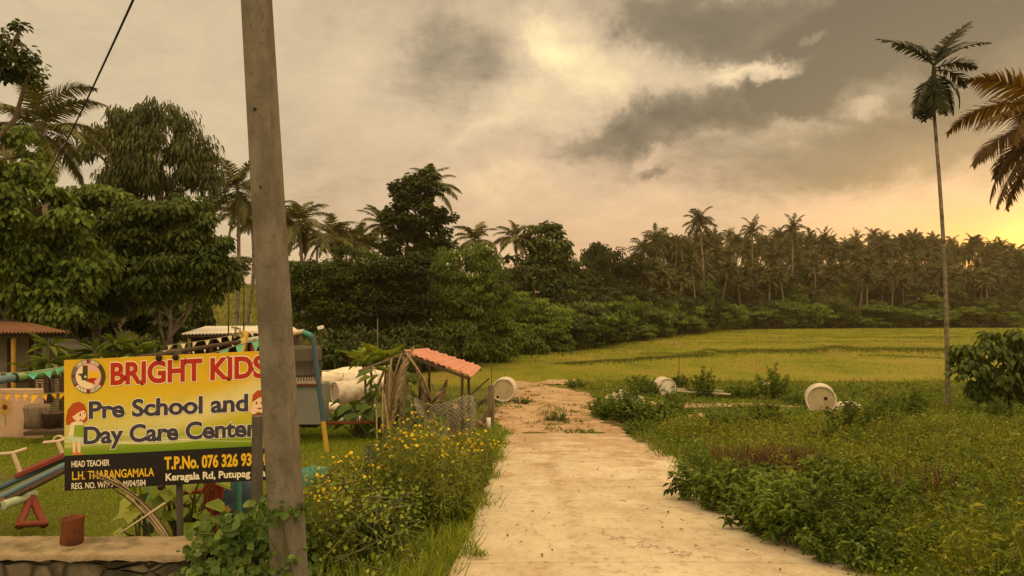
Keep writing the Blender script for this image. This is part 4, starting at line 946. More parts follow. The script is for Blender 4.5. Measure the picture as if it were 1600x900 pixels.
flat('boy_shirt', [(394, 648), (404, 644), (424, 647), (426, 684), (400, 684)], 'ink_brown', .0034, g2); flat('boy_shirt', [(403, 661), (426, 660), (426, 700), (404, 700)], 'ink_green', .004, g2)
# the dark post before the sign
c = P(401, 800, 6.45); b = MB(); tube(b, [(c[0], 6.45, -1.0), P(402.5, 650, 6.45)], .047, 12, sq=True)
single('metal_post', b, M['metal_post'], 'dark round post standing in front of the right end of the sign', 'post', (c[0], 6.45, -1.0))

# ------------------------------------------------------------------ playground
def lawnpt(px, py):                       # where the ray through a pixel meets the ground
    D = 4.0
    for _ in range(60): D = (CZ - float(G((px - 800) / F * D, D))) * F / (py - HY) * .5 + D * .5
    return P(px, py, D)
sw = thing('swing_set', 'long painted swing frame running behind the sign, with a blue and yellow leg', 'swing', P(512, 705, 14))
def seg(name, p, q, r, mat, root, n=12): b = MB(); tube(b, [p, q], r, n); return part(name, b, M[mat], root)
def barP(px): t = (px + 60) / (472 + 60); D = 8.3 + (14 - 8.3) * t ** 1.5; return P(px, 603.5 - (px + 60) * .1602, D)
for x0, x1, mt in ((-60, 24, 'paint_lightblue'), (24, 100, 'paint_green'), (100, 200, 'paint_green'), (200, 290, 'wood_dark'), (290, 374, 'wood_dark'), (374, 440, 'paint_palegreen'), (440, 474, 'paint_white')): seg('crossbar', barP(x0), barP(x1), .044 if 'wood' not in mt else .034, mt, sw)
seg('sleeve', barP(22), barP(25), .058, 'cable_black', sw)
seg('joint', P(472, 518.5, 14), P(490, 526, 14.0), .05, 'paint_teal', sw)
k = P(488, 521, 14); e = P(513, 722, 14); mid = k + (e - k) * .68; seg('leg', k, mid, .045, 'paint_blue', sw); seg('leg', mid, e, .044, 'paint_yellow', sw)
k = P(384, 520, 12.7); seg('leg', k, P(352, 640, 11.6), .052, 'paint_ochre', sw); seg('leg', k, P(372, 640, 13.4), .05, 'paint_ochre', sw); seg('brace', P(395, 530, 12.8), P(400, 600, 12.8), .05, 'paint_red', sw)
b = MB(); c = P(372, 513, 12.6)
for a in range(5): tube(b, [c + (math.cos(a * 1.3) * .07, 0, math.sin(a * 1.9) * .1 - .1), c + (math.cos(a * 1.3 + 2) * .09, -.06, math.sin(a) * .1 - .06)], .018, 5)
part('rope_knot', b, M['straw'], sw)

ss = thing('seesaw', 'old seesaw of blue and brown beams on a red frame at the left edge', 'seesaw', P(48, 822, 9))
seg('beam', P(-40, 780, 8.8), P(102, 716, 9.3), .035, 'paint_blue', ss); seg('beam', P(-40, 797, 8.6), P(102, 727, 9.1), .038, 'paint_lightblue', ss); seg('beam', P(-40, 808, 8.5), P(102, 735, 9.0), .03, 'wood_dark', ss)
b = MB(); bar(b, P(26, 742, 9.1) , P(104, 709, 9.3), .26, .05, up=(0, 0, 1)); part('seat_plank', b, M['paint_orange'], ss)
def handle(px, py, hx, hy, D):
    b = MB(); tube(b, [P(px, py, D), P(hx, hy, D)], .026, 8); tube(b, [P(hx - 23, hy + 2, D - .1), P(hx, hy, D), P(hx + 22, hy - 7, D + .1)], .022, 8); part('handle', b, M['paint_white'], ss)
handle(32, 738, 20, 708, 9.1); handle(97, 708, 90, 690, 9.3)
b = MB(); t = np.linspace(0, math.pi, 10); tube(b, np.array([P(92 + 9 * math.cos(q), 692 - 11 * math.sin(q), 9.35) for q in t]), .014, 6); part('handle', b, M['paint_white'], ss)
fr = thing('support_frame', 'red triangular pipe stand with a pale green top bar beside the seesaw', 'frame', P(48, 822, 8.8))
apex = P(49, 776, 8.9); l1 = P(29, 824, 8.55); l2 = P(70, 822, 8.75)
seg('leg', apex, l1, .042, 'paint_orange', fr); seg('leg', apex, l2, .044, 'paint_orange', fr); seg('foot_bar', l1 + (0, 0, .03), l2 + (0, 0, .03), .036, 'paint_orange', fr); seg('top_bar', P(4, 790, 8.5), P(55, 772, 9.0), .05, 'paint_palegreen', fr); seg('top_bar', P(-30, 798, 8.3), P(6, 785, 8.6), .05, 'paint_orange', fr)

cf = thing('climbing_frame', 'red painted pipe frame under the right half of the sign', 'climbing frame', P(328, 826, 8.4))
seg('upright', P(325, 748, 8.4), P(326, 850, 8.4), .05, 'paint_red', cf); seg('upright', P(339, 735, 8.6), P(334, 850, 8.6), .055, 'paint_red', cf); seg('upright', P(276, 780, 8.4), P(277, 850, 8.4), .04, 'paint_red', cf); seg('rung', P(274, 810, 8.4), P(334, 808, 8.4), .028, 'paint_red', cf); seg('rung', P(274, 770, 8.4), P(334, 766, 8.4), .028, 'paint_red', cf); seg('brace', P(339, 790, 8.5), P(349, 735, 8.5), .045, 'paint_red', cf)
gf = thing('green_post', 'teal painted post left of the rusty sign legs', 'post', P(237, 840, 9)); seg('shaft', P(237, 735, 9), P(237, 845, 9), .05, 'paint_teal', gf); seg('arm', P(237, 792, 9), P(243, 788, 9), .035, 'paint_teal', gf)
gp = thing('green_post', 'thin green post beside the dark painted tub', 'post', P(373, 830, 8.6)); seg('shaft', P(373, 720, 8.6), P(373, 850, 8.6), .03, 'paint_teal', gp)
pb = thing('painted_tub', 'dark blue tub painted with orange flowers, under the sign', 'tub', P(357, 830, 9)); c = P(360, 812, 9.2); c[2] = -1.08
b = MB(); lathe(b, [(0, 0), (.22, 0), (.25, .3), (.235, .34), (.25, .38), (.24, .72), (.22, .74), (.2, .7), (0, .68)], 24, 0, lambda v: v + c); part('body', b, M['paint_blue'], pb)
for a, zz, r in ((-96, .52, .055), (-80, .28, .05), (-118, .24, .05)):
    q = c + np.array((math.cos(R(a)) * .262, math.sin(R(a)) * .262, zz)); b = MB(); t = np.linspace(0, 6.283, 15)[:-1]; rt = np.array((-math.sin(R(a)), math.cos(R(a)), 0)); rr = r * (1 + .25 * np.cos(t * 5))
    b.add(np.vstack([q + rt * (np.cos(t) * rr)[:, None] + np.array((0, 0, 1)) * (np.sin(t) * rr)[:, None], [q]]), np.stack([np.arange(14), (np.arange(14) + 1) % 14, np.full(14, 14)], -1)); pp = part('painted_flower', b, M['paint_ochre'], pb)
# bunting
def bunting(label, pts, mat, w, h, tilt=0.0, every=None, cord=.006, n=None):
    pts = np.array([P(*p) for p in pts]); s = np.concatenate([[0], np.cumsum(np.linalg.norm(np.diff(pts, axis=0), axis=1))]); o = thing('bunting', label, 'bunting', pts[0])
    tt = np.linspace(0, s[-1], 24); q = np.stack([np.interp(tt, s, pts[:, i]) for i in range(3)], -1); q[:, 2] -= .03 * np.sin(tt / s[-1] * math.pi); b = MB(); tube(b, q, cord, 5); part('line', b, M['cord'], o)
    N = n or int(s[-1] / every)
    for i in range(N):
        a = (i + .2) / N * s[-1]; e = a + w * rng.uniform(.85, 1.1); pa, pe = [np.array([np.interp(x, tt, q[:, k]) for k in range(3)]) for x in (a, min(e, s[-1]))]
        tip = (pa + pe) / 2 + np.array((rng.normal(0, .03), rng.normal(0, .04), -h * rng.uniform(.8, 1.1))); m1 = (pa + pe) / 2 + (tip - (pa + pe) / 2) * .45 + (0, rng.normal(0, .02), 0)
        b = MB(); b.add([pa, m1, pe, tip], [(0, 3, 1), (1, 3, 2), (0, 1, 2)]); part('pennant', b, M[mat], o)
bunting('teal pennants strung along the top of the swing bar at the left', [(-30, 583, 8.6), (60, 576, 8.8), (100, 572, 9.2)], 'cloth_teal', .17, .10, n=5)
bunting('teal pennants strung above the right half of the sign', [(272, 558, 9.5), (330, 549, 10), (372, 536, 10.5), (412, 529, 11)], 'cloth_teal', .21, .16, n=5)
bunting('small yellow pennants hanging under the blue and green bar', [(-20, 612, 9.5), (50, 612, 9.5), (104, 613, 9.8)], 'cloth_yellow', .085, .10, n=9)
bunting('upper string of small white pennants above the sign', [(258, 540, 15), (330, 528, 15.5), (380, 518, 16), (420, 515, 16)], 'cloth_white', .10, .13, n=9)
bunting('lower string of small white pennants above the sign', [(250, 548, 14), (310, 540, 14.5), (372, 532, 15)], 'cloth_white', .10, .13, n=6)
b = MB(); t = np.linspace(0, math.pi, 12)
M_t = P(493, 735, 11.5); 
lathe(b, [(.26, -.3), (.25, -.05), (.19, .02), (.10, .06), (0, .07)], 18, 0, lambda v: v * (1.2, 1, .8) + M_t); single('plastic_cover', b, M['tarp_teal'], 'teal plastic cover lying low in the flowers right of the concrete pole', 'cover', M_t)

# ------------------------------------------------------------------ buildings on the left
def corrugated(mb, a, b_, c, d, nw, amp, m=0, thick=.012, per=6):
    """sheet with waves running from edge a-b to edge d-c; nw waves along a-b"""
    n = nw * per + 1; t = np.linspace(0, 1, n)[:, None]; a, b_, c, d = map(lambda q: np.asarray(q, float), (a, b_, c, d))
    nn = nrm(np.cross(b_ - a, d - a)); nn = nn if nn[2] > 0 else -nn; w = (np.sin(t * nw * 2 * math.pi) * amp) * nn
    e1, e2 = a + (b_ - a) * t + w, d + (c - d) * t + w; k = 5; V = np.array([e1 + (e2 - e1) * u for u in np.linspace(0, 1, k)]); U = V - nn * thick
    V = V.reshape(-1, 3); U = U.reshape(-1, 3); i = np.arange(k - 1)[:, None] * n; j = np.arange(n - 1)[None]; f = np.stack([i + j, i + j + 1, i + n + j + 1, i + n + j], -1).reshape(-1, 4)
    mb.add(V, f, m, .5, True); mb.add(U, f[:, ::-1], m, .5, True)
    r = np.arange(n - 1); q = np.concatenate([V[:n], U[:n]]); mb.add(q, np.stack([r, r + n, r + n + 1, r + 1], -1), m); q = np.concatenate([V[-n:], U[-n:]]); mb.add(q, np.stack([r + 1, r + n + 1, r + n, r], -1), m)
    q = np.concatenate([V[::n], U[::n]]); r = np.arange(k - 1); mb.add(q, np.stack([r + 1, r + k + 1, r + k, r], -1), m)
    q = np.concatenate([V[n - 1::n], U[n - 1::n]]); mb.add(q, np.stack([r, r + k, r + k + 1, r + 1], -1), m)
hz = -1.3
hs = thing('bungalow', 'open-sided house with a brown corrugated roof at the left edge', 'house', (-12.5, 18.5, hz))
b = MB(); corrugated(b, P(-230, 521, 17), P(108, 519, 17), P(30, 500, 22), P(-230, 488, 22), 58, .022); part('roof', b, M['roof_brown'], hs)
b = MB(); bar(b, P(-120, 525, 17.2), P(104, 523, 17.2), .05, .10); part('fascia', b, M['wood_dark'], hs)
for px, D, mt, w in ((21, 17.3, 'paint_ochre', .075), (16, 18.6, 'wood_dark', .1), (51, 18.6, 'wood_dark', .12), (-90, 17.3, 'paint_ochre', .09)):
    c = P(px, 520, D); b = MB(); box(b, (c[0], D, (c[2] - .06 + hz) / 2 - .06), (w, w, c[2] - .06 - hz), bev=.008); part('pillar', b, M[mt], hs)
b = MB(); x0, x1 = P(-230, 0, 19)[0], P(20, 0, 20.6)[0]; box(b, ((x0 + x1) / 2, 20.6, -.1), (x1 - x0, .15, 2.4)); part('wall', b, M['wall_cream'], hs)
b = MB(); box(b, ((P(24, 0, 18.7)[0] + P(50, 0, 18.7)[0]) / 2, 18.7, .35), (P(50, 0, 18.7)[0] - P(24, 0, 18.7)[0], .02, .9)); part('mesh_screen', b, M['mesh_grey'], hs)
b = MB(); box(b, ((P(-60, 0, 18.7)[0] + P(12, 0, 18.7)[0]) / 2, 18.72, .35), (P(12, 0, 18.7)[0] - P(-60, 0, 18.7)[0], .02, .9)); part('mesh_screen', b, M['mesh_grey'], hs)
b = MB(); box(b, ((x0 + x1) / 2 - .3, 18.8, -.62), (x1 - x0 - .6, .12, .75)); part('parapet', b, M['wood_dark'], hs)
# flower wall
pw = thing('painted_wall', 'low pinkish wall painted with a sunflower, at the left edge', 'wall', (-11, 16, hz)); w0, w1 = P(-140, 0, 16)[0], P(62, 0, 16)[0]
b = MB(); box(b, ((w0 + w1) / 2, 16.08, -.72), (w1 - w0, .16, 1.1), bev=.02); part('wall_body', b, M['wall_pink'], pw)
def wallflower(px, py, r):
    for k in range(10):
        a = k * .628; q = P(px + math.cos(a) * r * .7, py + math.sin(a) * r * .9, 16); q[1] = 15.994; t = np.linspace(0, 6.283, 9)[:-1]; rad = np.array((math.cos(a), 0, -math.sin(a))); tn = np.array((rad[2], 0, -rad[0])); s = r / F * 16
        b = MB(); b.add(q + rad * (np.cos(t) * s * .42)[:, None] + tn * (np.sin(t) * s * .2)[:, None], np.arange(8)[None]); part('painted_petal', b, M['paint_ochre'], pw)
    q = P(px, py, 16); q[1] = 15.990; t = np.linspace(0, 6.283, 13)[:-1]; s = r / F * 16 * .38; b = MB(); b.add(q + np.stack([np.cos(t) * s, 0 * t, np.sin(t) * s], -1), np.arange(12)[None]); part('painted_flower', b, M['rust'], pw)
    b = MB(); q = P(px, py + r, 16); q[1] = 15.992; e = P(px + 1, py + r + 17, 16); e[1] = 15.992; b.add([q - (.012, 0, 0), q + (.012, 0, 0), e + (.012, 0, 0), e - (.012, 0, 0)], (0, 1, 2, 3)); part('painted_stalk', b, M['paint_green'], pw)
wallflower(8, 636, 11); wallflower(-70, 636, 11)
# shutter screen and dark posts between wall and sign
sc = thing('slatted_screen', 'pale slatted screen between dark posts, seen left of the sign', 'screen', P(80, 640, 16.8))
for k in range(16): q0, q1 = P(56, 594 + k * 3.6, 16.8), P(108, 593 + k * 3.6, 16.8); b = MB(); bar(b, q0, q1, .012, .03, bev=0); part('slat', b, M['paint_white'], sc)
for px in (74, 98): q = P(px, 575, 16.7); b = MB(); box(b, (q[0], 16.7, (q[2] + hz) / 2), (.11, .1, q[2] - hz), bev=.006); part('post', b, M['wood_dark'], sc)
q = P(62, 600, 16.4); b = MB(); tube(b, [(q[0], 16.4, hz), q], .03, 7); part('post', b, M['wood_dark'], sc)
q = lawnpt(58, 672); b = MB(); lathe(b, [(0, 0), (.24, 0), (.22, .2), (.25, .4), (.23, .46), (.19, .44), (0, .43)], 18, 0, lambda v: v * (1, 1, 1) + P(58, 668, 15.6)); single('tree_stump', b, M['wood_old'], 'dark tree stump seat before the slatted screen', 'stump', P(58, 668, 15.6))
b = MB(); lathe(b, [(0, 0), (.15, 0), (.2, .28), (.22, .3), (.2, .31), (.17, .27), (0, .26)], 18, 0, lambda v: v + P(83, 668, 15.5)); single('flower_pot', b, M['wood_dark'], 'dark pot beside the tree stump, left of the sign', 'pot', P(83, 668, 15.5))
b = MB(); p, q = P(44, 676, 15.2), P(108, 674, 15.2); bar(b, p, q, .3, .08); single('plank_bench', b, M['wood_dark'], 'low dark plank on the ground left of the sign', 'bench', p)
# far roofs
gr = thing('low_shed', 'low shed with a dull grey roof behind the frangipani plants', 'shed', P(130, 560, 24))
b = MB(); corrugated(b, P(85, 553, 22), P(158, 553, 22), P(118, 531, 27), P(80, 529, 27), 14, .02); part('roof', b, M['roof_grey'], gr)
b = MB(); x0, x1 = P(88, 0, 23)[0], P(150, 0, 23)[0]; box(b, ((x0 + x1) / 2, 24.2, -.8), (x1 - x0, 2, 1.6)); part('wall', b, M['wall_cream'], gr)
ws = thing('white_roofed_shed', 'open shed with a bright white corrugated roof above the sign', 'shed', P(350, 560, 25))
b = MB(); corrugated(b, P(283, 522, 24), P(470, 519, 24), P(455, 508.5, 28.5), P(322, 510, 28.5), 34, .022); part('roof', b, M['roof_white'], ws)
b = MB(); bar(b, P(285, 524.5, 24.1), P(468, 521.5, 24.1), .05, .12); part('fascia', b, M['wood_dark'], ws)
for px in (290, 330, 375, 420, 465): q = P(px, 523, 24.3); b = MB(); box(b, (q[0], 24.3, (q[2] - 1.75) / 2), (.09, .09, q[2] + 1.7), bev=.006); part('pillar', b, M['wood_dark'], ws)
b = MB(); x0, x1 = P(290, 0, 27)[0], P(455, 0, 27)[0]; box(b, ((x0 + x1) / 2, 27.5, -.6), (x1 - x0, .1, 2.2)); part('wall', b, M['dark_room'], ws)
for i, px in enumerate((357, 381, 406)):
    b = MB(); q = P(px, 432 + i * 4, 23); tube(b, [(q[0], 23, -1.6), q], .022, 6); single('thin_pole', b, M['wood_dark'], ('thin dark pole before the white roof, leftmost of three', 'thin dark pole before the white roof, middle of three', 'thin dark pole before the white roof, nearest the concrete pole')[i], 'pole', (q[0], 23, -1.6))
tc = P(468, 604, 16.3); hz2 = (604 - 541) / F * 16.3
wtk = thing('water_tank', 'dark weathered upright tank showing right of the concrete pole, behind the blue swing leg', 'tank', tc)
b = MB(); lathe(b, [(0, 0), (.43, 0), (.45, .03), (.45, hz2 * .3), (.465, hz2 * .32), (.45, hz2 * .35), (.45, hz2 * .64), (.465, hz2 * .66), (.45, hz2 * .69), (.45, hz2 * .93), (.42, hz2 * .98), (.2, hz2 * 1.01), (0, hz2 * 1.02)], 28, 0, lambda v: v + tc); part('shell', b, M['sheet_dark'], wtk)
b = MB(); box(b, tc + (0, 0, -.4), (1.0, 1.0, .79), bev=.02); part('base', b, M['wood_dark'], wtk)
cb = thing('grey_cabinet', 'grey panel hut with a brown slatted top beside the concrete pole', 'cabinet', P(485, 664, 15)); p, q = P(440, 601, 15), P(501, 664, 15)
b = MB(); box(b, ((p[0] + q[0]) / 2, 15.35, (p[2] + q[2]) / 2), (q[0] - p[0], .7, p[2] - q[2]), bev=.015); part('body', b, M['cabinet'], cb)
for k in range(15): x = 442 + k * 4.2; b = MB(); bar(b, P(x, 601, 14.97), P(x + 1.5, 591 - k * .15, 15.1), .03, .02, bev=0); part('slat', b, M['wood_old'], cb)
b = MB(); bar(b, P(440, 601.5, 14.95), P(503, 601, 14.95), .04, .04); part('rail', b, M['rust'], cb); b = MB(); bar(b, P(440, 664.5, 14.95), P(585, 659, 15.6), .05, .06); part('base_rail', b, M['rust'], cb)
lp = thing('flood_lamp', 'small white lamp head on a thin pole right of the blue swing leg', 'lamp', P(502, 600, 18)); b = MB(); tube(b, [P(502, 600, 18), P(502, 514, 18)], .012, 6); part('pole', b, M['metal_post'], lp); b = MB(); box(b, P(501, 512, 18), (.15, .09, .08), R(20), ry=R(-15), bev=.01); part('head', b, M['cap_white'], lp)
b = MB(); tube(b, [P(590, 560, 20), P(590, 498, 20)], .014, 6); single('thin_pole', b, M['wood_old'], 'thin pale stake standing above the papaya leaves', 'pole', P(590, 560, 20))

# ------------------------------------------------------------------ concrete rings, sacks, rubble
def ring(label, c, R_, L, axis_, hole=None, lid='concrete_lid', knob=None):
    """closed cylinder lying on its side: the near end face centred at c, axis points away into the body"""
    a = nrm(axis_); M3 = np.array(Vector(a).to_track_quat('Z', 'Y').to_matrix()); f = lambda v: v @ M3.T + c
    o = thing('concrete_ring', label, 'concrete ring', (c[0], c[1], c[2] - R_))
    b = MB(); lathe(b, [(R_ * .86, .02), (R_ * .87, 0), (R_ * .98, 0), (R_, .02), (R_, L * .12), (R_ * .985, L * .14), (R_ * .985, L * .86), (R_, L * .88), (R_, L - .02), (R_ * .97, L), (R_ * .8, L)], 40, 0, f); part('barrel', b, M['concrete_ring'], o)
    b = MB(); lathe(b, [(0, .028), (R_ * .4, .022), (R_ * .86, .026)], 40, 0, f); part('lid', b, M[lid], o); b = MB(); lathe(b, [(0, L - .03), (R_ * .8, L - .005)], 40, 0, f); part('lid', b, M[lid], o)
    if hole:
        h = np.array((hole[0], hole[1], .01)); b = MB(); lathe(b, [(0, 0), (hole[2], 0)], 14, 0, lambda v: f(v + h)); part('hole', b, M['hole'], o)
    return o
ring('white concrete ring on its side at the left edge of the dirt track', P(786, 610, 27), .42, .62, (.16, 1, .02), (.2, -.24, .05))
ring('white concrete ring at the edge of the field, beside stacked planks', P(1043, 606.5, 29.5), .385, .5, (-.30, 1, .05), (.02, -.24, .04), 'cap_white')
b = MB(); q = P(1028, 603, 29.9); lathe(b, [(0, -.1), (.1, -.08), (.15, 0), (.1, .08), (0, .1)], 14, 0, lambda v: v @ np.array(Matrix.Rotation(R(90), 3, 'X')).T + q); single('plaster_block', b, M['cap_white'], 'small white lump leaning on the left of the ring by the planks', 'block', q)
ring('large concrete ring with a dark hole, facing the viewer at the right', P(1283, 625.5, 23.2), .445, .72, (.34, 1, .02), (-.13, .06, .055))
ring('grey-lidded concrete ring lying among white sacks, left of the pink roof', P(523, 613.5, 19.6), .285, 1.0, (1.0, .75, .02), None, 'concrete_grey')
ring('pale concrete ring lying behind the grey-lidded one', P(536, 598, 20.6), .27, 1.1, (1.0, .3, .0), None)
def lump(mb, c, s, seed, m=0, n=14):
    th = np.linspace(0, math.pi, n // 2 + 2); ph = np.arange(n) / n * 6.283; r = np.random.default_rng(seed); a = r.normal(size=(5, 3)) * 2; v = []
    for t in th:
        for p in ph: d = np.array((math.sin(t) * math.cos(p), math.sin(t) * math.sin(p), math.cos(t))); v.append(d * (1 + .11 * sum(math.sin(q @ d * 1.7 + i) for i, q in enumerate(a)) / 1.6) * s + c)
    k = len(th); i = np.arange(k - 1)[:, None] * n; j = np.arange(n)[None]; j2 = (j + 1) % n; mb.add(np.array(v), np.stack([i + j, i + n + j, i + n + j2, i + j2], -1).reshape(-1, 4), m, .5, True)
for k, (px, py, D, w, h) in enumerate(((508, 592, 19.9, .42, .17), (547, 582, 21.5, .6, .16), (575, 588, 21, .5, .2), (590, 600, 20.5, .4, .2), (515, 636, 18.5, .26, .12), (553, 592, 20.9, .5, .16), (490, 600, 20, .3, .2))):
    q = P(px, py, D); b = MB(); lump(b, q, (w, w * .7, h), k + 3); single('white_sack', b, M['sack'], ('white sack on the heap, next to the swing leg', 'long white sack along the top of the heap', 'white sack at the upper right of the heap', 'white sack low at the right of the heap under the papaya', 'small pale sack fallen before the heap', 'white sack resting over the pale ring', 'white sack half hidden behind the cabinet')[k], 'sack', q)
for k in range(12):
    q = P(rng.uniform(520, 600), rng.uniform(628, 655), 18.6); q[2] = float(G(q[0], q[1])) + .12; b = MB(); lump(b, q, rng.uniform(.08, .2, 3), 30 + k, n=8); single('rubble_stone', b, M['rubble'], 'broken pale rubble stone below the sack heap left of the pink roof', 'stone', q, 'rubble below the sack heap')
b = MB(); bar(b, P(488, 582, 22), P(612, 572, 22), .10, .06); single('long_plank', b, M['timber_grey'], 'long grey plank lying across the top of the sack heap', 'plank', P(488, 582, 22))
for k in range(26):
    t = rng.random(); q = P(1308 + 36 * t, 626 + rng.uniform(-8, 12), 23.6 + rng.normal(0, .3)); s = rng.uniform(.05, .16); q[2] = float(G(q[0], q[1])) + s * .6 + .12 * (1 - abs(2 * t - 1)); b = MB(); lump(b, q, (s, s, s * .75), 60 + k, n=8); single('rubble_stone', b, M['rubble'], 'white broken stone heaped at the right of the large concrete ring', 'stone', q, 'rubble beside the large ring')
def plank(label, p0, p1, w, t, cat='plank', mat='timber_grey', name='plank'):
    b = MB(); bar(b, p0, p1, w, t, bev=.008); single(name, b, M[mat], label, cat, p0)
for k, (a, c) in enumerate((((948, 619, 25), (990, 628, 24.6)), ((955, 615, 25.2), (1006, 622, 25)), ((945, 624, 24.6), (975, 630, 24.4)), ((968, 613, 25.4), (1012, 629, 24.8)))):
    p, q = P(*a), P(*c); b = MB(); r = .075 + .015 * k; tube(b, np.linspace(p, q, 5) + rng.normal(0, .02, (5, 3)), [r, r * 1.05, r * .95, r * .9, r * .8], 9); single('log', b, M['timber_grey'], ('grey log at the front of the pile by the dirt track', 'grey log on top of the pile by the dirt track', 'short grey log at the near left of the pile by the dirt track', 'thick grey log at the right of the pile by the dirt track')[k], 'log', p)
plank('long pale plank on the grass right of the small ring', P(1058, 611, 28.6), P(1142, 616, 28), .22, .05); plank('second pale plank stacked slightly higher behind the long pale plank', P(1058, 608, 28.9), P(1130, 611, 28.5), .18, .05)
plank('long squared timber lying left of the large ring', P(1160, 640, 23.7), P(1265, 648, 22.9), .12, .10); plank('short timber stub touching the long squared timber', P(1090, 634, 24.3), P(1150, 639, 24), .10, .08)
plank('small pale timber offcut out in the grass above the long timber', P(1192, 602, 32), P(1208, 602, 32), .3, .2); plank('pale offcut at the verge below the dirt track junction', P(1066, 671, 18.2), P(1084, 671, 18.1), .12, .05)
b = MB(); q = P(1085, 655, 19.6); 
for k in range(3): lump(b, q + np.array((rng.normal(0, .12), rng.normal(0, .1), .02 * k)), (.16, .13, .10), 90 + k, n=9)
single('earth_heap', b, M['dirt'], 'small reddish earth heap among the verge plants', 'heap', q)
b = MB(); p = P(1061, 612, 30); tube(b, [p - (0, 0, .3), P(1061, 552, 30)], .012, 5); single('thin_pole', b, M['wood_dark'], 'thin dark stake standing in the grass behind the small ring', 'pole', p)

# ------------------------------------------------------------------ lean-to with the pink roof, its posts, netting and dead fronds
lt = thing('lean_to', 'small lean-to with a pink corrugated roof beside the track', 'shelter', P(690, 690, 15.5))
c1, c2, c3, c4 = P(630, 549, 15.4), P(735, 587.5, 15), P(751, 573, 15.9), P(668, 546, 16.4)
b = MB(); k = 6
for i in range(k):
    f0, f1 = i / k, (i + 1) / k + .02; up = np.array((0, 0, .03)); A0, A1, B0, B1 = c1 + (c2 - c1) * f0 + up, c1 + (c2 - c1) * f1, c4 + (c3 - c4) * f0 + up, c4 + (c3 - c4) * f1
    corrugated(b, A0, A1, B1, B0, 2, .012)
part('roof', b, M['roof_pink'], lt)
for a, e, w, mt in (((632, 556, 15.4), (633, 690, 15.0), .085, 'wood_old'), ((658, 560, 16.2), (659, 680, 16.2), .09, 'wood_dark'), ((722, 583, 15.0), (723, 692, 15.0), .055, 'wood_dark'), ((733, 587, 15.6), (735, 690, 15.6), .055, 'wood_dark'), ((671, 565, 16.6), (671, 640, 16.6), .06, 'wood_dark')):
    p, q = P(*a), P(*e); q[2] = min(q[2], float(G(q[0], q[1]))) - .1; b = MB(); tube(b, np.linspace(q, p, 4) + rng.normal(0, .008, (4, 3)), w * .5, 8); part('post', b, M[mt], lt)
b = MB(); bar(b, c1 - (0, 0, .06), c2 - (0, 0, .06), .06, .05); part('beam', b, M['wood_dark'], lt); b = MB(); bar(b, c4 - (0, 0, .06), c3 - (0, 0, .06), .06, .05); part('beam', b, M['wood_dark'], lt)
b = MB(); bar(b, P(560, 580, 15.6), P(640, 549, 15.4), .04, .04); part('beam', b, M['wood_old'], lt)
def dead_frond(label, base, az, elev, L, curve, n=34, lf=.42, hang=.9, cat='palm frond', side=.13):
    b = MB(); frond(b, np.asarray(base, float), az, elev, L, curve, n, lf, .034, hang, rng.normal(0, .4), True, start=.1, rach=.02, vee=.05, side=side); single('dead_frond', b, M['dead'], label, cat, base)
gz = lambda p: np.array((p[0], p[1], float(G(p[0], p[1]))))
dead_frond('long dry palm frond leaning up against the left end of the lean-to', gz(P(602, 690, 14.6)), R(30), 1.50, 1.95, .5, 44, .5, .12)
dead_frond('dry palm frond folded over the beam, its tip hanging left of the posts', P(628, 552, 14.9), R(190), -1.2, .95, .25, 40, .4, .15)
dead_frond('dry palm frond drooping from the roof corner between the posts', P(634, 552, 14.8), R(-5), -.85, .95, .45, 40, .35, .15)
dead_frond('dry palm frond standing upright in the netting under the roof', gz(P(672, 690, 15.2)), R(60), 1.35, 1.3, .5, 34, .4, .15)
dead_frond('dry palm frond bent low in the netting near the right posts', gz(P(700, 690, 15.2)), R(20), 1.3, 1.0, 2.2, 34, .4, .25)
for k, (x, y, D, az, el, L, lb) in enumerate(((655, 600, 15.1, 20, -.9, .9, 'dry palm frond slumped across the netting in the middle of the lean-to'), (690, 612, 15.0, 160, -.7, .8, 'dry palm frond hooked over the netting near the right posts'), (612, 560, 14.7, 250, -1.3, 1.1, 'dry palm frond hanging straight down at the left of the lean-to'), (650, 575, 15.0, -30, -1.1, 1.0, 'dry palm frond hanging under the near edge of the pink roof'))):
    dead_frond(lb, P(x, y, D), R(az), el, L, .35, 40, .38, .2, side=.2)
for k, (a, e, D) in enumerate((((640, 690), (668, 585), 15.1), ((660, 690), (640, 600), 15.0), ((690, 690), (676, 600), 15.2), ((705, 690), (730, 610), 15.1), ((715, 690), (690, 625), 15.0), ((628, 690), (618, 570), 14.9))):
    p, q = gz(P(*a, D)), P(*e, D); b = MB(); tube(b, np.linspace(p, q, 4) + rng.normal(0, .02, (4, 3)), [.018, .016, .014, .01], 6); single('crooked_stick', b, M['wood_old'], ('crooked stick leaning right under the middle of the pink roof', 'crooked stick leaning left across the netting', 'near-upright crooked stick in the netting', 'crooked stick leaning against the right posts', 'short crooked stick left of the right posts', 'tall crooked stick beside the left post of the lean-to')[k], 'stick', p)
for k, (a, e) in enumerate((((598, 690), (598, 610)), ((612, 700), (600, 615)), ((590, 705), (588, 640)))):
    p, q = gz(P(*a, 14)), P(*e, 14); b = MB(); tube(b, [p, q], .016, 6); single('bamboo_stake', b, M['straw'], ('upright pale stake in front of the leaning dry frond', 'slanting pale stake crossing the upright one', 'short pale stake left of the upright one')[k], 'stake', p)
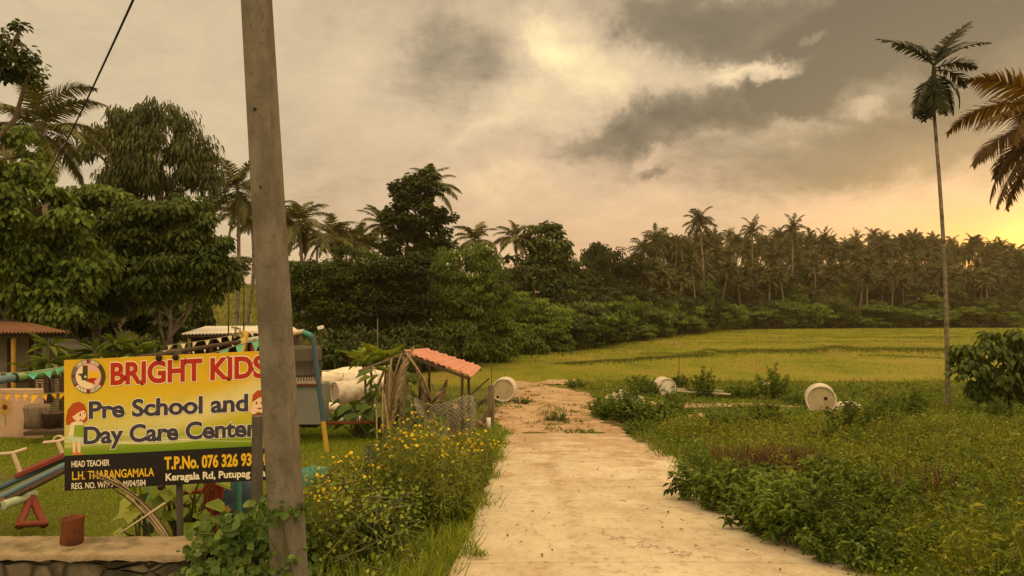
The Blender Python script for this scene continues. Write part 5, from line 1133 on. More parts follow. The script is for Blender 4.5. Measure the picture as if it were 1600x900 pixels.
def net(label, pts, h, cell, mat, wav=.08, rad=.004, lean=0.0):
    """diamond netting hung along a line of ground points"""
    pts = np.asarray(pts, float); s = np.concatenate([[0], np.cumsum(np.linalg.norm(np.diff(pts[:, :2], axis=0), axis=1))]); nu = max(4, int(s[-1] / cell)); nv = max(3, int(h / cell)); b = MB()
    def at(u, v): x, y = np.interp(u, s, pts[:, 0]), np.interp(u, s, pts[:, 1]); w = wav * math.sin(u * 5 + v * 3) * (.4 + v); return np.array((x + w + lean * v, y + wav * math.cos(u * 7 + v * 4), float(G(x, y)) + v * h * (1 - .16 * math.sin(u * 3.1) ** 2)))
    V = np.array([[at(s[-1] * i / nu, j / nv) for j in range(nv + 1)] for i in range(nu + 1)])
    for k in range(-nv, nu + 1):
        for dr in (1, -1):
            l = [V[k + j, j if dr > 0 else nv - j] for j in range(nv + 1) if 0 <= k + j <= nu]
            if len(l) > 1: tube(b, np.array(l) + rng.normal(0, .006, (len(l), 3)), rad, 3, 0, False)
    return single('net_fence', b, M[mat], label, 'fence', (pts[0][0], pts[0][1], float(G(pts[0][0], pts[0][1]))))
net('grey netting sagging along the front of the lean-to', [P(645, 0, 14.9)[:2], P(690, 0, 14.8)[:2], P(736, 0, 15.2)[:2]], .95, .06, 'net_grey', .09, .008)
net('green netting half buried in the yellow flowers beside the concrete pole', [P(535, 0, 6.6)[:2], P(565, 0, 8)[:2], P(585, 0, 9.5)[:2], P(640, 0, 13)[:2]], .75, .06, 'net_green', .07, .004)
wp = thing('fence_post', 'weathered wooden fence post at the left corner of the track', 'post', gz(P(768, 674, 18)))
b = MB(); p = gz(P(768, 674, 18)); tube(b, [p - (0, 0, .1), P(768, 602, 18)], .075, 9); part('shaft', b, M['wood_old'], wp); b = MB(); tube(b, [P(768, 608, 18), P(768, 566, 18)], .008, 5); part('stake', b, M['wood_dark'], wp)
b = MB(); p = gz(P(741, 684, 17.2)); bar(b, p, P(767, 640, 17.9), .12, .07, bev=.01); single('leaning_beam', b, M['wood_dark'], 'dark broken beam leaning on the wooden fence post', 'beam', p)
b = MB(); p = gz(P(763, 674, 17.6)); lathe(b, [(0, 0), (.06, 0), (.055, .3), (.045, .31), (.04, .28), (0, .28)], 12, 0, lambda v: v + p); single('plastic_pipe', b, M['cap_white'], 'short white pipe standing beside the wooden fence post', 'pipe', p)
b = MB(); p = gz(P(749, 632, 24)); 
for k in range(5): bar(b, p + rng.normal(0, .25, 3) * (1, 1, .3), p + rng.normal(0, .45, 3) * (1, 1, .4) + (0, 0, .3), .06, .06)
single('brushwood_pile', b, M['wood_dark'], 'dark heap of broken brushwood behind the lean-to', 'pile', p)
b = MB(); p = P(742, 612, 24); bar(b, p - (.3, 0, .25), p + (.45, 0, .42), .07, .05); single('leaning_pole', b, M['wood_dark'], 'dark pole slanting out of the brushwood heap', 'pole', p)
# ------------------------------------------------------------------ areca palm, coconut palm and small tree at the right
af = at_foot(1481, 24.5); at_ = P(1459, 152, 24.5)
o = thing('areca_palm', 'slender lone areca palm with a mottled trunk, standing against the sky at the right', 'palm tree', af)
z = np.linspace(0, 1, 16)[:, None]; p = af + (at_ - af) * z; p[:, 0] += .10 * np.sin(z[:, 0] * math.pi * 1.1); p[0, 2] -= .2
b = MB(); tube(b, p, np.interp(z[:, 0], [0, .05, 1], [.095, .07, .048]), 12, 0, False); part('trunk', b, M['bark_areca'], o)
b = MB(); top = at_ + np.array((.0, 0, 1.02)); tube(b, np.array([p[-1] - (0, 0, .05), at_ + (0, 0, .3), at_ + (0, 0, .8), top]), [.065, .085, .07, .045], 10); part('crownshaft', b, M['areca'], o)
for az, el, c, L, zz in ((174, .80, .62, 1.9, 1.0), (6, 1.0, .40, 1.95, 1.05), (25, .80, .5, 1.7, 1.0), (-20, .7, .8, 1.7, 1.0), (150, .95, .7, 1.5, 1.0), (-75, .9, .9, 1.5, 1.0), (-6, .42, .95, 1.35, .9), (5, .15, 1.25, 1.3, .85), (160, 1.05, .5, 1.1, 1.05), (200, -.75, .75, 1.5, .75), (185, -.95, .6, 1.45, .70), (-15, -.55, 1.0, 1.35, .75), (-40, -.95, .5, 1.45, .72), (-90, -1.05, .4, 1.4, .70), (235, -1.05, .45, 1.45, .7), (100, -1.0, .5, 1.4, .7), (300, -1.15, .3, 1.4, .72), (160, -.9, .6, 1.45, .72)):
    b = MB(); frond(b, at_ + np.array((0, 0, zz)), R(az) + rng.normal(0, .06), el, L, c, 17, .62, .085, .10, rng.normal(0, .25), True, rach=.025, start=.14, vee=.4); part('frond', b, M['areca'], o)
b = MB()
for k in range(26): q = at_ + np.array((rng.normal(.06, .10), rng.normal(-.08, .08), rng.uniform(.0, .35))); lathe(b, [(0, -.03), (.025, 0), (0, .03)], 6, 0, lambda v: v + q)
part('fruit_bunch', b, M['leaf_bright'], o)
hero_palm('coconut_palm', 'tall coconut palm at the right rim, only its hanging fronds and trunk in the picture', at_foot(1597, 30), P(1672, 185, 25), 15, 3.8, az0=.5, lf=.95, wd=.07, nl=60, leaf='palm_brown', r=(.2, .14, .11),
          spec=[(R(180), .72, .75, 3.5), (R(184), .22, .85, 3.9), (R(178), -.02, 1.0, 3.5), (R(188), -.55, .75, 4.0), (R(170), -.7, .7, 3.4)])
hero_tree('breadfruit_tree', 'small large-leaved tree at the right edge, its branches low over the field', 1581, 22.5,
    [(1535, 555, 34, 26), (1570, 538, 36, 24), (1600, 570, 40, 34), (1545, 590, 26, 16), (1510, 575, 20, 16), (1625, 550, 50, 40), (1590, 540, 30, 22), (1600, 605, 32, 24), (1550, 606, 26, 16), (1640, 600, 40, 30)], 95, 38, .20, 'leaf_mid', 'bark_dark', .13, th=.75, aspect=.62, droop=.8, rc=.30, limbs=40)

# ------------------------------------------------------------------ garden plants on the left
def rosette_plant(name, label, foot, heads, L, leafm='leaf_mid', nl=16):
    st, fo = MB(), MB(); foot = np.asarray(foot, float)
    for hx, hy, hz_ in heads:
        e = foot + (hx, hy, hz_); limb(st, foot, e, .035, .025, 6, 0, 5, .05)
        az = rng.uniform(0, 6.28, nl); el = rng.uniform(-.35, .9, nl); d = np.stack([np.cos(az) * np.cos(el), np.sin(az) * np.cos(el), np.sin(el)], -1)
        leaf_block(fo, np.repeat([e], nl, 0) + d * .03, d, np.array((0, 0, 1.0)) + d * .2, L * rng.uniform(.75, 1.15, nl), L * .24, .12, .28, 0, rng.uniform(.3, 1, nl))
    o = thing(name, label, 'plant', foot); part('foliage', fo, M[leafm], o); part('stem', st, M['bark'], o); return o
rosette_plant('frangipani', 'frangipani with star-shaped leaf heads beside the brown-roofed house', gz(P(80, 600, 17)), [(-.05, 0, 1.95), (.45, .1, 1.55), (-.4, 0, 1.45), (.15, -.3, 1.6), (-.15, .3, 1.3)], .5, 'leaf_bright')
rosette_plant('frangipani', 'frangipani with a wide leaf head over the left part of the sign', gz(P(178, 600, 18)), [(0, 0, 1.95), (-.5, .1, 1.8), (.45, .1, 1.75), (.1, -.2, 1.6)], .55, 'leaf_mid', 20)
rosette_plant('papaya_plant', 'young papaya with bright green leaves behind the dry fronds', gz(P(585, 650, 17)), [(0, 0, 1.75), (-.3, .1, 1.62), (.3, 0, 1.7), (-.05, -.2, 1.5)], .5, 'leaf_lime', 14)
st, fo = shrub(40, .5, 1.0, .09, 40); tr_ = bush_obj('hedge_plant', 'yellow-green clipped hedge peeping over the top of the sign', 'shrub', st, fo, 'leaf_lime'); q = gz(P(232, 600, 14)); tr_.location = tuple(q + (0, 0, .9)); tr_.scale = (1.2, .6, 1)
def broad_plant(name, label, foot, h, L, n, leafm, wide=.5):
    st, fo = MB(), MB(); foot = np.asarray(foot, float)
    for i in range(n):
        a = i * 2.4 + rng.normal(0, .3); r = wide * rng.uniform(.3, 1); e = foot + np.array((math.cos(a) * r, math.sin(a) * r, h * rng.uniform(.35, 1.0))); limb(st, foot + rng.normal(0, .05, 3) * (1, 1, 0), e, .012, .006, 5, .1, 5, .03)
        d = nrm(np.array((math.cos(a), math.sin(a), rng.uniform(-.7, .1)))); leaf_block(fo, e[None], d[None], nrm(np.array((math.cos(a) * .3, math.sin(a) * .3 - .3, 1.0)))[None], L * rng.uniform(.7, 1.2), L * .75, .1, .3, 0, np.array([rng.uniform(.2, 1)]))
    o = thing(name, label, 'plant', foot); part('foliage', fo, M[leafm], o); part('stem', st, M['stem'], o); return o
broad_plant('pumpkin_vine', 'broad-leaved vine sprawling before the sack heap', gz(P(560, 664, 16.2)), .85, .36, 34, 'vine', .55)
broad_plant('pumpkin_vine', 'broad-leaved vine climbing inside the lean-to', gz(P(615, 670, 16)), 1.5, .36, 40, 'leaf_mid', .5)
broad_plant('pumpkin_vine', 'low broad-leaved vine at the foot of the rubble, left of the lean-to', gz(P(592, 640, 17)), .7, .34, 26, 'vine', .5)
broad_plant('yellow_leaf_plant', 'yellow-green large-leaved plant under the middle of the sign', gz(P(290, 820, 8.2)), 1.0, .24, 34, 'leaf_lime', .42)
broad_plant('yellow_leaf_plant', 'yellow-green large-leaved plant under the sign, left of its legs', gz(P(228, 830, 7.9)), .8, .22, 20, 'leaf_lime', .25)
# dry palm stalks arching from behind the wall across the sign
dst = thing('dry_stalks', 'bundle of long dry stalks arching up in front of the lower left of the sign', 'dead plant', P(262, 835, 6.6))
for k, (x, y) in enumerate(((132, 736), (140, 742), (150, 738), (165, 752), (180, 748), (195, 762), (150, 748), (172, 742))):
    a = P(265 - k * 1.5, 838, 6.55); e = P(x, y, 6.7); t = np.linspace(0, 1, 12)[:, None]; c = P(225 - k * 2, 762 + k * 3, 6.6); b = MB(); tube(b, a * (1 - t) ** 2 + c * 2 * t * (1 - t) + e * t ** 2, np.linspace(.012, .004, 12), 5); part('stalk', b, M['straw' if k % 3 else 'wood_dark'], dst)
b = MB(); tube(b, np.array([P(180, 838, 6.5), P(215, 815, 6.5), P(258, 786, 6.5)]), [.005, .008, .011], 5); part('stalk', b, M['paint_white'], dst)

# ------------------------------------------------------------------ creepers on the wall end and the concrete pole
def creeper(label, pts_fn, n, leaf, ground_root, leafm='vine', runs=10):
    fo, st = MB(), MB(); c, up = pts_fn(n); d = nrm(rng.normal(size=(n, 3)) * .7 + up * .25 - np.array((0, 0, .7)))
    ln = leaf * rng.uniform(.55, 1.25, n); leaf_block(fo, c + up * rng.uniform(0, .05, (n, 1)), d, nrm(up + rng.normal(size=(n, 3)) * .35 + (0, 0, .3)), ln, ln * .95, .12, .25, 0, np.clip(rng.normal(.45, .25, n), 0, 1))
    for _ in range(runs):
        k = rng.choice(n, 4, replace=False); k = k[np.argsort(c[k, 2])]; tube(st, c[k], .006, 4, 0, False)
    o = thing('creeper', label, 'vine', ground_root); part('foliage', fo, M[leafm], o); part('stem', st, M['stem'], o)
def wall_end(n):
    x = rng.uniform(-2.5, -1.42, n); t = rng.random(n); base = np.where(x < -2.36, -.3, -.42); h = np.clip(.42 - .45 * np.abs(x + 1.85), 0, .5)
    y = 5.72 + .55 * rng.random(n); z = np.where(rng.random(n) < .62, -.95 + t * .65 + (x > -2.3) * t * h, base + h * t); y = np.where(z < -.32, 5.66 + rng.normal(0, .07, n), y)
    keep = (x > -2.36) | (z < -.33) | (rng.random(n) < .3); x = np.where(keep, x, rng.uniform(-2.3, -1.5, n))
    return np.stack([x, y, z], -1), nrm(np.stack([rng.normal(0, .3, n), -np.ones(n), .5 + 0 * x], -1))
creeper('leafy green creeper swallowing the end of the masonry wall', wall_end, 2100, .068, (-1.9, 5.75, -.95), runs=26)
def on_pole(n):
    z = np.where(rng.random(n) < .55, rng.normal(.28, .03, n), rng.uniform(-.4, .05, n)); a = rng.uniform(R(180), R(365), n); f = (z + .75) / 8.95; cx = -1.435 + (-.445) * f
    return np.stack([cx + np.cos(a) * .125, 5 + np.sin(a) * .125, z], -1), np.stack([np.cos(a), np.sin(a), 0 * a + .2], -1)
creeper('thin creeper winding round the foot of the concrete pole', on_pole, 130, .05, (-1.3, 4.88, -.45), 'vine', 6)
def right_of_pole(n):
    x = rng.uniform(-1.35, -.72, n); y = rng.uniform(5.1, 6.6, n); h = .8 * rng.random(n) ** .8 * (1 - .5 * (x + 1.35)); return np.stack([x, y, G(x, y) + h], -1), nrm(rng.normal(size=(n, 3)) * .4 + np.array((0, -.6, .8)))
creeper('yellowish creeper tangle just right of the foot of the concrete pole', right_of_pole, 520, .032, (-1.05, 5.6, -.42), 'leaf_lime', 20)

# ------------------------------------------------------------------ yellow flowers along the road
def cosmos_proto(n, h, spread, nf):
    o = thing('cosmos_plant', 'x', 'flowering plant'); st, fo = MB(), MB(); tips = []
    for i in range(n):
        a = rng.uniform(0, 6.283); r = spread * math.sqrt(rng.random()); hh = h * rng.uniform(.6, 1.08) * (1 - .25 * r / spread); b0 = np.array((math.cos(a), math.sin(a), 0)) * r * .6; e = np.array((math.cos(a) * r * 1.1, math.sin(a) * r * 1.1, hh))
        q = limb(st, b0 - (0, 0, .05), e, .006, .0025, 4, .03, 6, .05); tips.append(e)
        for _ in range(3): k = rng.integers(2, 5); e2 = q[k] + np.array((rng.normal(0, .12), rng.normal(0, .12), rng.uniform(.1, .3))); limb(st, q[k], e2, .003, .002, 3, 0, 4, .05); tips.append(e2)
        N = 150; t = rng.uniform(.10, .98, N); c = np.stack([np.interp(t, np.linspace(0, 1, 6), q[:, k]) for k in range(3)], -1) + rng.normal(0, .055, (N, 3)); d = nrm(rng.normal(size=(N, 3)) + (0, 0, .3)); leaf_block(fo, c, d, rdir(N), rng.uniform(.035, .085, N), rng.uniform(.009, .018, N), .1, .2, 0, np.clip(rng.normal(.25, .18, N) + t * .4, 0, 1), 4)
    for nm, b, m in (('stem', st, M['stem']), ('foliage', fo, M['cosmos_leaf'])): q = bpy.data.objects.new(nm, b.mesh(nm, m)); COL.objects.link(q); q.parent = o
    tips = np.array(tips); tips = tips[np.argsort(-tips[:, 2] + rng.normal(0, .1, len(tips)))][:nf]
    for i, e in enumerate(tips):
        f = FL[i % len(FL)]; q = bpy.data.objects.new('flower', f); COL.objects.link(q); q.parent = o; q.location = tuple(e + (0, 0, .01)); s = rng.uniform(.6, 1.0); q.scale = (s, s, s); q.rotation_euler = (rng.normal(.35, .35), rng.normal(0, .4), rng.uniform(0, 6.28))
    return Proto(o)
FL = []
for k in range(3):
    b = MB(); npet = 8
    for ring_ in range(2):
        a = np.arange(npet) / npet * 6.283 + ring_ * .4; d = np.stack([np.cos(a), np.sin(a), 0 * a + .15 + .35 * ring_ + .1 * k], -1); leaf_block(b, d * .004, d, np.repeat([[0, 0, 1.0]], npet, 0), .021 - .005 * ring_, .011, -.1, .2, 0, rng.random(npet), 4)
    lathe(b, [(.007, 0), (.006, .006), (0, .008)], 8, 0, tint=.0); FL.append(b.mesh('flower', M['petal']))
cp = [cosmos_proto(26, 1.0, .42, 44), cosmos_proto(30, .9, .46, 52), cosmos_proto(22, .75, .40, 36)]
GC = 'yellow cosmos along the left side of the road'
for k, (px, D, s, lb) in enumerate(((668, 7.3, 1.0, 'cosmos bush nearest the viewer at the road edge'), (632, 7.9, 1.05, 'cosmos bush just left of the nearest one, dark at its foot'), (705, 8.3, 1.0, 'cosmos bush second along the road edge'), (668, 9.0, .85, 'cosmos bush in the middle of the bank behind the nearest one'), (722, 9.3, .78, 'cosmos bush third along the road edge, touching the concrete'),
        (690, 10.3, .72, 'cosmos bush behind the third road-edge one'), (740, 10.6, .62, 'cosmos bush fourth along the road edge'), (650, 10.6, .72, 'cosmos bush below the grey netting of the lean-to'), (720, 11.8, .55, 'cosmos bush before the right posts of the lean-to'), (748, 12.4, .45, 'small cosmos bush farthest along the road edge'), (612, 10.2, .75, 'cosmos bush in front of the pale stakes'),
        (575, 9.2, .85, 'cosmos bush between the yellow swing leg and the netting'), (535, 10.2, .6, 'cosmos bush at the foot of the yellow swing leg'), (505, 8.4, .75, 'cosmos bush right beside the concrete pole'), (590, 7.7, .95, 'cosmos bush tangled in the green netting'), (655, 12.6, .55, 'cosmos bush under the left posts of the lean-to'), (545, 6.9, .8, 'low cosmos bush growing through the near end of the green netting'), (510, 6.4, .8, 'low cosmos bush at the right of the creeper tangle'), (525, 5.9, .7, 'low cosmos bush at the bottom edge right of the concrete pole'), (550, 7.8, .8, 'cosmos bush behind the creeper tangle, near the teal cover'), (600, 11.6, .6, 'cosmos bush under the leaning dry frond'))):
    x = (px - 800) / F * D; cp[k % 3].place((x, D, float(G(x, D)) - .02), rng.uniform(0, 6.28), (s, s, s * 1.1), lb, GC)
for k, (px, D, h, lb) in enumerate(((585, 6.8, .6, 'dark leafy bush hugging the green netting'), (640, 7.0, .5, 'dark leafy bush under the nearest cosmos'), (560, 6.0, .5, 'leafy weed bush at the bottom, right of the concrete pole'), (690, 7.4, .4, 'grassy leafy bush at the road edge below the cosmos'), (610, 12.4, .75, 'light leafy bush around the pale stakes'))):
    st, fo = shrub(26, h, .38, .085, 40, .5, .3, 6); o = bush_obj('leafy_bush', lb, 'bush', st, fo, ('weed', 'weed', 'vine', 'grass', 'vine')[k]); x = (px - 800) / F * D; o.location = (x, D, float(G(x, D)))

# ------------------------------------------------------------------ weeds on the right verge
wb = []
for k in range(5):
    st, fo = shrub((30, 26, 34, 24, 36)[k], (.62, .75, .5, .85, .42)[k], (.46, .42, .52, .36, .5)[k], (.10, .085, .075, .12, .06)[k], (46, 50, 44, 40, 50)[k], (.5, .4, .6, .36, .5)[k], .35); wb.append(Proto(bush_obj('verge_bush', 'x', 'bush', st, fo, ('weed', 'weed', 'leaf_bright', 'leaf_bright', 'weed')[k])))
def verge(px, py):                        # point on the ground under a pixel
    lo, hi = 2.5, 60
    for _ in range(50):
        m = (lo + hi) / 2; v = HY + (CZ - float(G((px - 800) / F * m, m))) * F / m
        lo, hi = (m, hi) if v > py else (lo, m)
    return gz(P(px, py, lo))
VB = [(1095, 785, 1.0, 1, 'dark bush leaning over the road edge, nearest the far end'), (1150, 800, 1.0, 0, 'dark green bush second along the road edge'), (1120, 760, .9, 4, 'low dark bush behind the road-edge bush'), (1190, 830, .85, 0, 'bright leaved bush in the middle of the verge clump'), (1240, 850, .95, 3, 'large-leaved bush at the near side of the verge clump'), (1300, 865, .95, 1, 'dark tangled bush at the bottom right of the road'),
      (1290, 800, 1.0, 3, 'tall leafy bush in the centre of the verge clump'), (1350, 820, 1.0, 1, 'dark bush at the right of the verge clump'), (1230, 780, .9, 2, 'bush under the reddish dry stems'), (1400, 800, .85, 0, 'bush thinning out to the right of the verge clump'), (1330, 880, .8, 2, 'small-leaved bush at the bottom edge'), (1180, 765, .8, 2, 'bush below the reddish stems at their left'), (1420, 860, .8, 4, 'low bush near the bottom right corner'), (1390, 760, .7, 4, 'low bush right of the reddish stems'),
      (1500, 730, .9, 4, 'dark round bush alone in the bright grass at the right'), (1330, 690, 1.3, 1, 'dark bush below the large concrete ring'), (1375, 675, 1.2, 1, 'dark bush right of the rubble'), (1290, 700, 1.0, 0, 'bush left below the large ring'), (1430, 650, 1.3, 1, 'dark bush left of the areca foot'), (1400, 640, 1.2, 4, 'bush between the rubble and the areca foot'),
      (985, 660, 1.5, 1, 'big dark bush by the log pile'), (1020, 665, 1.5, 2, 'bush right of the big dark bush by the logs'), (950, 655, 1.2, 0, 'bush at the left end of the log pile, by the track'), (1050, 655, 1.2, 1, 'bush near the reddish earth heap'), (1000, 680, 1.1, 4, 'low bush at the concrete road end'), (1130, 680, 1.3, 2, 'bush in the green verge below the long timber'), (1200, 670, 1.2, 0, 'bush in front of the long timber'),
      (1010, 618, 1.5, 4, 'low bush left of the small ring'), (1100, 622, 1.6, 1, 'dark bush before the pale planks'), (1160, 622, 1.8, 4, 'dark bush at the right of the pale planks'), (1210, 625, 1.8, 1, 'dark bush behind the long timber'), (1000, 605, 1.2, 2, 'bush behind the log pile'), (1060, 606, 1.2, 0, 'upright bush behind the planks'), (1245, 632, 1.2, 4, 'bush at the left of the large ring'), (900, 606, 1.3, 4, 'low bush on the edge of the dirt track'), (870, 660, .7, 4, 'green tuft bush in the middle of the dirt track'), (815, 632, .8, 4, 'green tuft bush beside the white ring at the track'),
      (1560, 660, 1.0, 1, 'dark bush at the foot of the small right tree'), (1470, 690, .9, 4, 'bush before the areca foot'), (1550, 790, .8, 2, 'bush in the bright grass near the right edge'), (1480, 800, .8, 0, 'bush in the bright grass, right of the verge clump')]
for px, py, s, k, lb in VB: wb[k].place(verge(px, py) - (0, 0, .03), rng.uniform(0, 6.28), s * rng.uniform(.9, 1.1), lb)
# sprig reaching over the concrete
st, fo = MB(), MB()
for k in range(6): a = verge(1080, 778) + (0, 0, .12); e = P(1040 + 6 * k, 745 + 10 * abs(k - 2), a[1] - .1); q = limb(st, a, e, .006, .003, 4, .1, 6, .03); N = 9; t = np.linspace(.3, 1, N); c = np.stack([np.interp(t, np.linspace(0, 1, 6), q[:, i]) for i in range(3)], -1); leaf_block(fo, c, nrm(rng.normal(size=(N, 3)) * (1, .6, .3) - (0, 0, .5)), np.repeat([[0, -.4, 1.0]], N, 0), .10, .045, .1, .3, 0, rng.random(N) * .5)
o = thing('leafy_sprig', 'leafy sprig sticking out over the edge of the concrete road', 'plant', verge(1080, 778)); part('foliage', fo, M['leaf_dark'], o); part('stem', st, M['stem'], o)
# reddish dry stems and yellow flowering weeds
def stems(name, label, px, py, n, h, spread, leafm, grp=None, wd=.006):
    f = verge(px, py); fo = MB(); a = rng.uniform(0, 6.283, n); r = spread * np.sqrt(rng.random(n)); x, y = f[0] + np.cos(a) * r * 1.5, f[1] + np.sin(a) * r; c = np.stack([x, y, G(x, y)], -1)
    for k in range(3): leaf_block(fo, c + (0, 0, h * .27 * k), nrm(rng.normal(size=(n, 3)) * (.22, .22, 0) + (0, 0, 1)), rdir(n), h * rng.uniform(.35, .6, n), wd * (1 + .8 * k), .1, .12, 0, None, 4)
    m = n * 3; i = rng.integers(0, n, m); leaf_block(fo, c[i] + np.stack([rng.normal(0, .02, m), rng.normal(0, .02, m), rng.uniform(.2, 1, m) * h], -1), nrm(rdir(m) + (0, 0, .6)), rdir(m), .05, .012, .1, .2, 0, None, 4)
    single(name, fo, M[leafm], label, 'dry weed' if 'red' in leafm else 'weed', f)
stems('dry_weed_clump', 'reddish dry stems standing at the middle of the right verge', 1215, 755, 260, .48, .42, 'red_stem'); stems('dry_weed_clump', 'thin brownish dry stems left of the reddish ones', 1150, 735, 110, .36, .28, 'red_stem'); stems('dry_weed_clump', 'brown stems among the bushes at the right of the clump', 1390, 810, 60, .6, .5, 'red_stem')
stems('yellow_weed_clump', 'yellowish flowering weeds right of the reddish stems', 1320, 745, 150, .42, .5, 'sunny_weed')
# dry twigs near the areca
for k, (a, c) in enumerate((((1425, 668), (1462, 662)), ((1510, 668), (1545, 662)), ((1500, 672), (1528, 668)), ((1470, 664), (1500, 671)))):
    p, q = verge(*a) + (0, 0, .04), verge(*c) + (0, 0, .07); b = MB(); tube(b, np.linspace(p, q, 4) + rng.normal(0, .03, (4, 3)), .025, 5); single('dead_branch', b, M['straw'], ('dry branch on the ground left of the areca foot', 'pale dry branch on the ground below the small right tree', 'second dry branch lying beside the pale one', 'dry branch just right of the areca foot')[k], 'branch', p)

# ------------------------------------------------------------------ grass and ground cover
def scatter(n, x0, x1, y0, y1, fn, power=1.0):
    """points with density falling off with distance, kept where fn(x, y) says so"""
    y = y0 * (y1 / y0) ** (rng.random(n) ** power); x = rng.uniform(x0, x1, n); k = fn(x, y); return x[k], y[k]
def infr(x, y, pad=60): p = 800 + x / y * F; return (p > -pad) & (p < 1600 + pad)
def blades(name, x, y, h, w, mat, lean=.45, lift=0.0, mode=5, curl=.35, tint=None):
    n = len(x); c = np.stack([x, y, G(x, y) + lift - .01], -1); d = nrm(rng.normal(size=(n, 3)) * (lean, lean, 0) + (0, 0, 1)); b = MB(); leaf_block(b, c, d, rdir(n) * (1, 1, .2), h, w, 0, curl, 0, tint, mode); o = setting(name, b, M[mat], 'stuff'); return o
def patch(x, y, s, seed): return vnoise(x, y, s, seed)
far = lambda y: np.clip(y / 9, .7, 4)
# lawn of the playground
x, y = scatter(150000, -11, -1.4, 6.3, 19, lambda x, y: infr(x, y) & (x < -1.5 - .1 * (y > 12)), .9); k = patch(x, y, 1.1, 21) > -.75; x, y = x[k], y[k]
blades('lawn_grass', x, y, .05 * rng.uniform(.6, 1.5, len(x)) * far(y) ** .35, .009 * far(y), 'lawn', .7, tint=np.clip(.45 + .28 * patch(x, y, 1.6, 3) + rng.normal(0, .18, len(x)), 0, 1))
# tall grass along the left road edge
x, y = scatter(16000, -1.6, .3, 5.0, 17, lambda x, y: (x < XL(y) + .02 + .09 * np.sin(y * 3.1) + .07 * np.sin(y * 9) + rng.normal(0, .05, len(x))) & (x > XL(y) - .9)); blades('verge_grass', x, y, .20 * rng.uniform(.4, 1.4, len(x)), .010 * far(y), 'grass', .5)
x, y = scatter(5000, -.9, .5, 15, 19.5, lambda x, y: x < np.interp(y, [15, 17, 19], [-.2, -.15, -.35])); blades('verge_grass', x, y, .12 * rng.uniform(.5, 1.4, len(x)), .016, 'grass', .6)
# verge on the right: a mix of grass, dry blades and small leaves
def rv(x, y): return (x > np.where(y < 17.2, XR(y) - .20 - .10 * np.sin(y * 2.9) - .07 * np.sin(y * 8.3) + rng.normal(0, .06, len(x)), 3.0 + .3 * np.sin(y * 2.1))) & infr(x, y, 90) & ~((y > 24) & (y < 26.8) & (x < 9) & (rng.random(len(x)) < .8))
x, y = scatter(170000, 2, 24, 4.6, 36, rv, .95); p = patch(x, y, 1.3, 31); t = np.clip(.45 + .3 * patch(x, y, 2.5, 32) + rng.normal(0, .18, len(x)), 0, 1)
blades('verge_grass', x, y, (.13 + .09 * p) * rng.uniform(.4, 1.6, len(x)) * far(y) ** .3 * (1 - .45 * sstep(18, 22, y)), .010 * far(y), 'grass', .65, tint=t)
x, y = scatter(36000, 2, 24, 4.6, 36, lambda x, y: rv(x, y) & (patch(x, y, 1.5, 41) > .05), .95); blades('dry_grass', x, y, .18 * rng.uniform(.4, 1.6, len(x)) * far(y) ** .3, .008 * far(y), 'weed_yellow', .6)
def cover(name, x, y, size, hmax, mat):
    n = len(x); c = np.stack([x, y, G(x, y) + hmax * rng.random(n)], -1); d = nrm(rng.normal(size=(n, 3)) * (1, 1, .45)); b = MB(); ln = size * rng.uniform(.6, 1.4, n); leaf_block(b, c, d, nrm(rng.normal(size=(n, 3)) * .5 + (0, 0, 1)), ln, ln * .55, .15, .25, 0, None, 4); return setting(name, b, M[mat], 'stuff')
x, y = scatter(90000, 2, 24, 4.6, 34, lambda x, y: rv(x, y) & (patch(x, y, .9, 51) > -.25), .95); cover('ground_cover', x, y, .045 * far(y) ** .8, .20 * (1 + .5 * patch(x, y, 1.2, 52)) * (1 - .6 * sstep(18, 22, y)), 'weed')
x, y = scatter(26000, 2, 24, 4.6, 34, lambda x, y: rv(x, y) & (patch(x, y, 1.0, 61) > .2), .95); cover('ground_cover', x, y, .05 * far(y) ** .8, .22, 'vine')
x, y = scatter(70000, 2.8, 20, 4.6, 18, lambda x, y: rv(x, y) & (x > XR(y) + .35 - .3 * (y < 7)) & (patch(x, y, 1.6, 63) > -.15), .95); cover('tall_ground_cover', x, y, .05 * far(y) ** .8, .34 * (1 + .7 * patch(x, y, 1.1, 64)) * sstep(.2, 1.2, x - XR(y)), 'sunny_weed')
x, y = scatter(60000, 3, 22, 4.6, 18.5, lambda x, y: rv(x, y) & (x > XR(y) + .5) & (patch(x, y, 1.4, 66) > .0), .95); blades('tall_grass', x, y, .32 * rng.uniform(.4, 1.5, len(x)) * (1 + .6 * patch(x, y, 1.0, 67)), .009 * far(y), 'sunny_weed', .7, curl=.5)
def stalks(x, y, h, mat, nl=9, leaf=.06):
    n = len(x); st = np.stack([x, y, G(x, y)], -1); tip = st + np.stack([rng.normal(0, .22, n) * h, rng.normal(0, .22, n) * h, h], -1); b = MB()
    for k in range(3): leaf_block(b, st + (tip - st) * k / 3, nrm(tip - st + rng.normal(size=(n, 3)) * .06), rdir(n), h * .37, .006 + 0 * h, 0, .05, 0, np.full(n, .2), 4)
    i = np.repeat(np.arange(n), nl); t = rng.uniform(.25, 1, len(i)); c = st[i] + (tip - st)[i] * t[:, None]; d = nrm(rng.normal(size=(len(i), 3)) * (1, 1, .4) + (0, 0, .15)); ln = leaf * rng.uniform(.5, 1.4, len(i))
    leaf_block(b, c, d, nrm(rng.normal(size=(len(i), 3)) * .4 + (0, 0, 1)), ln, ln * .42, .15, .3, 0, np.clip(rng.normal(.35, .2, len(i)) + .3 * t, 0, 1), 4); setting('weed_stalks', b, M[mat], 'stuff')
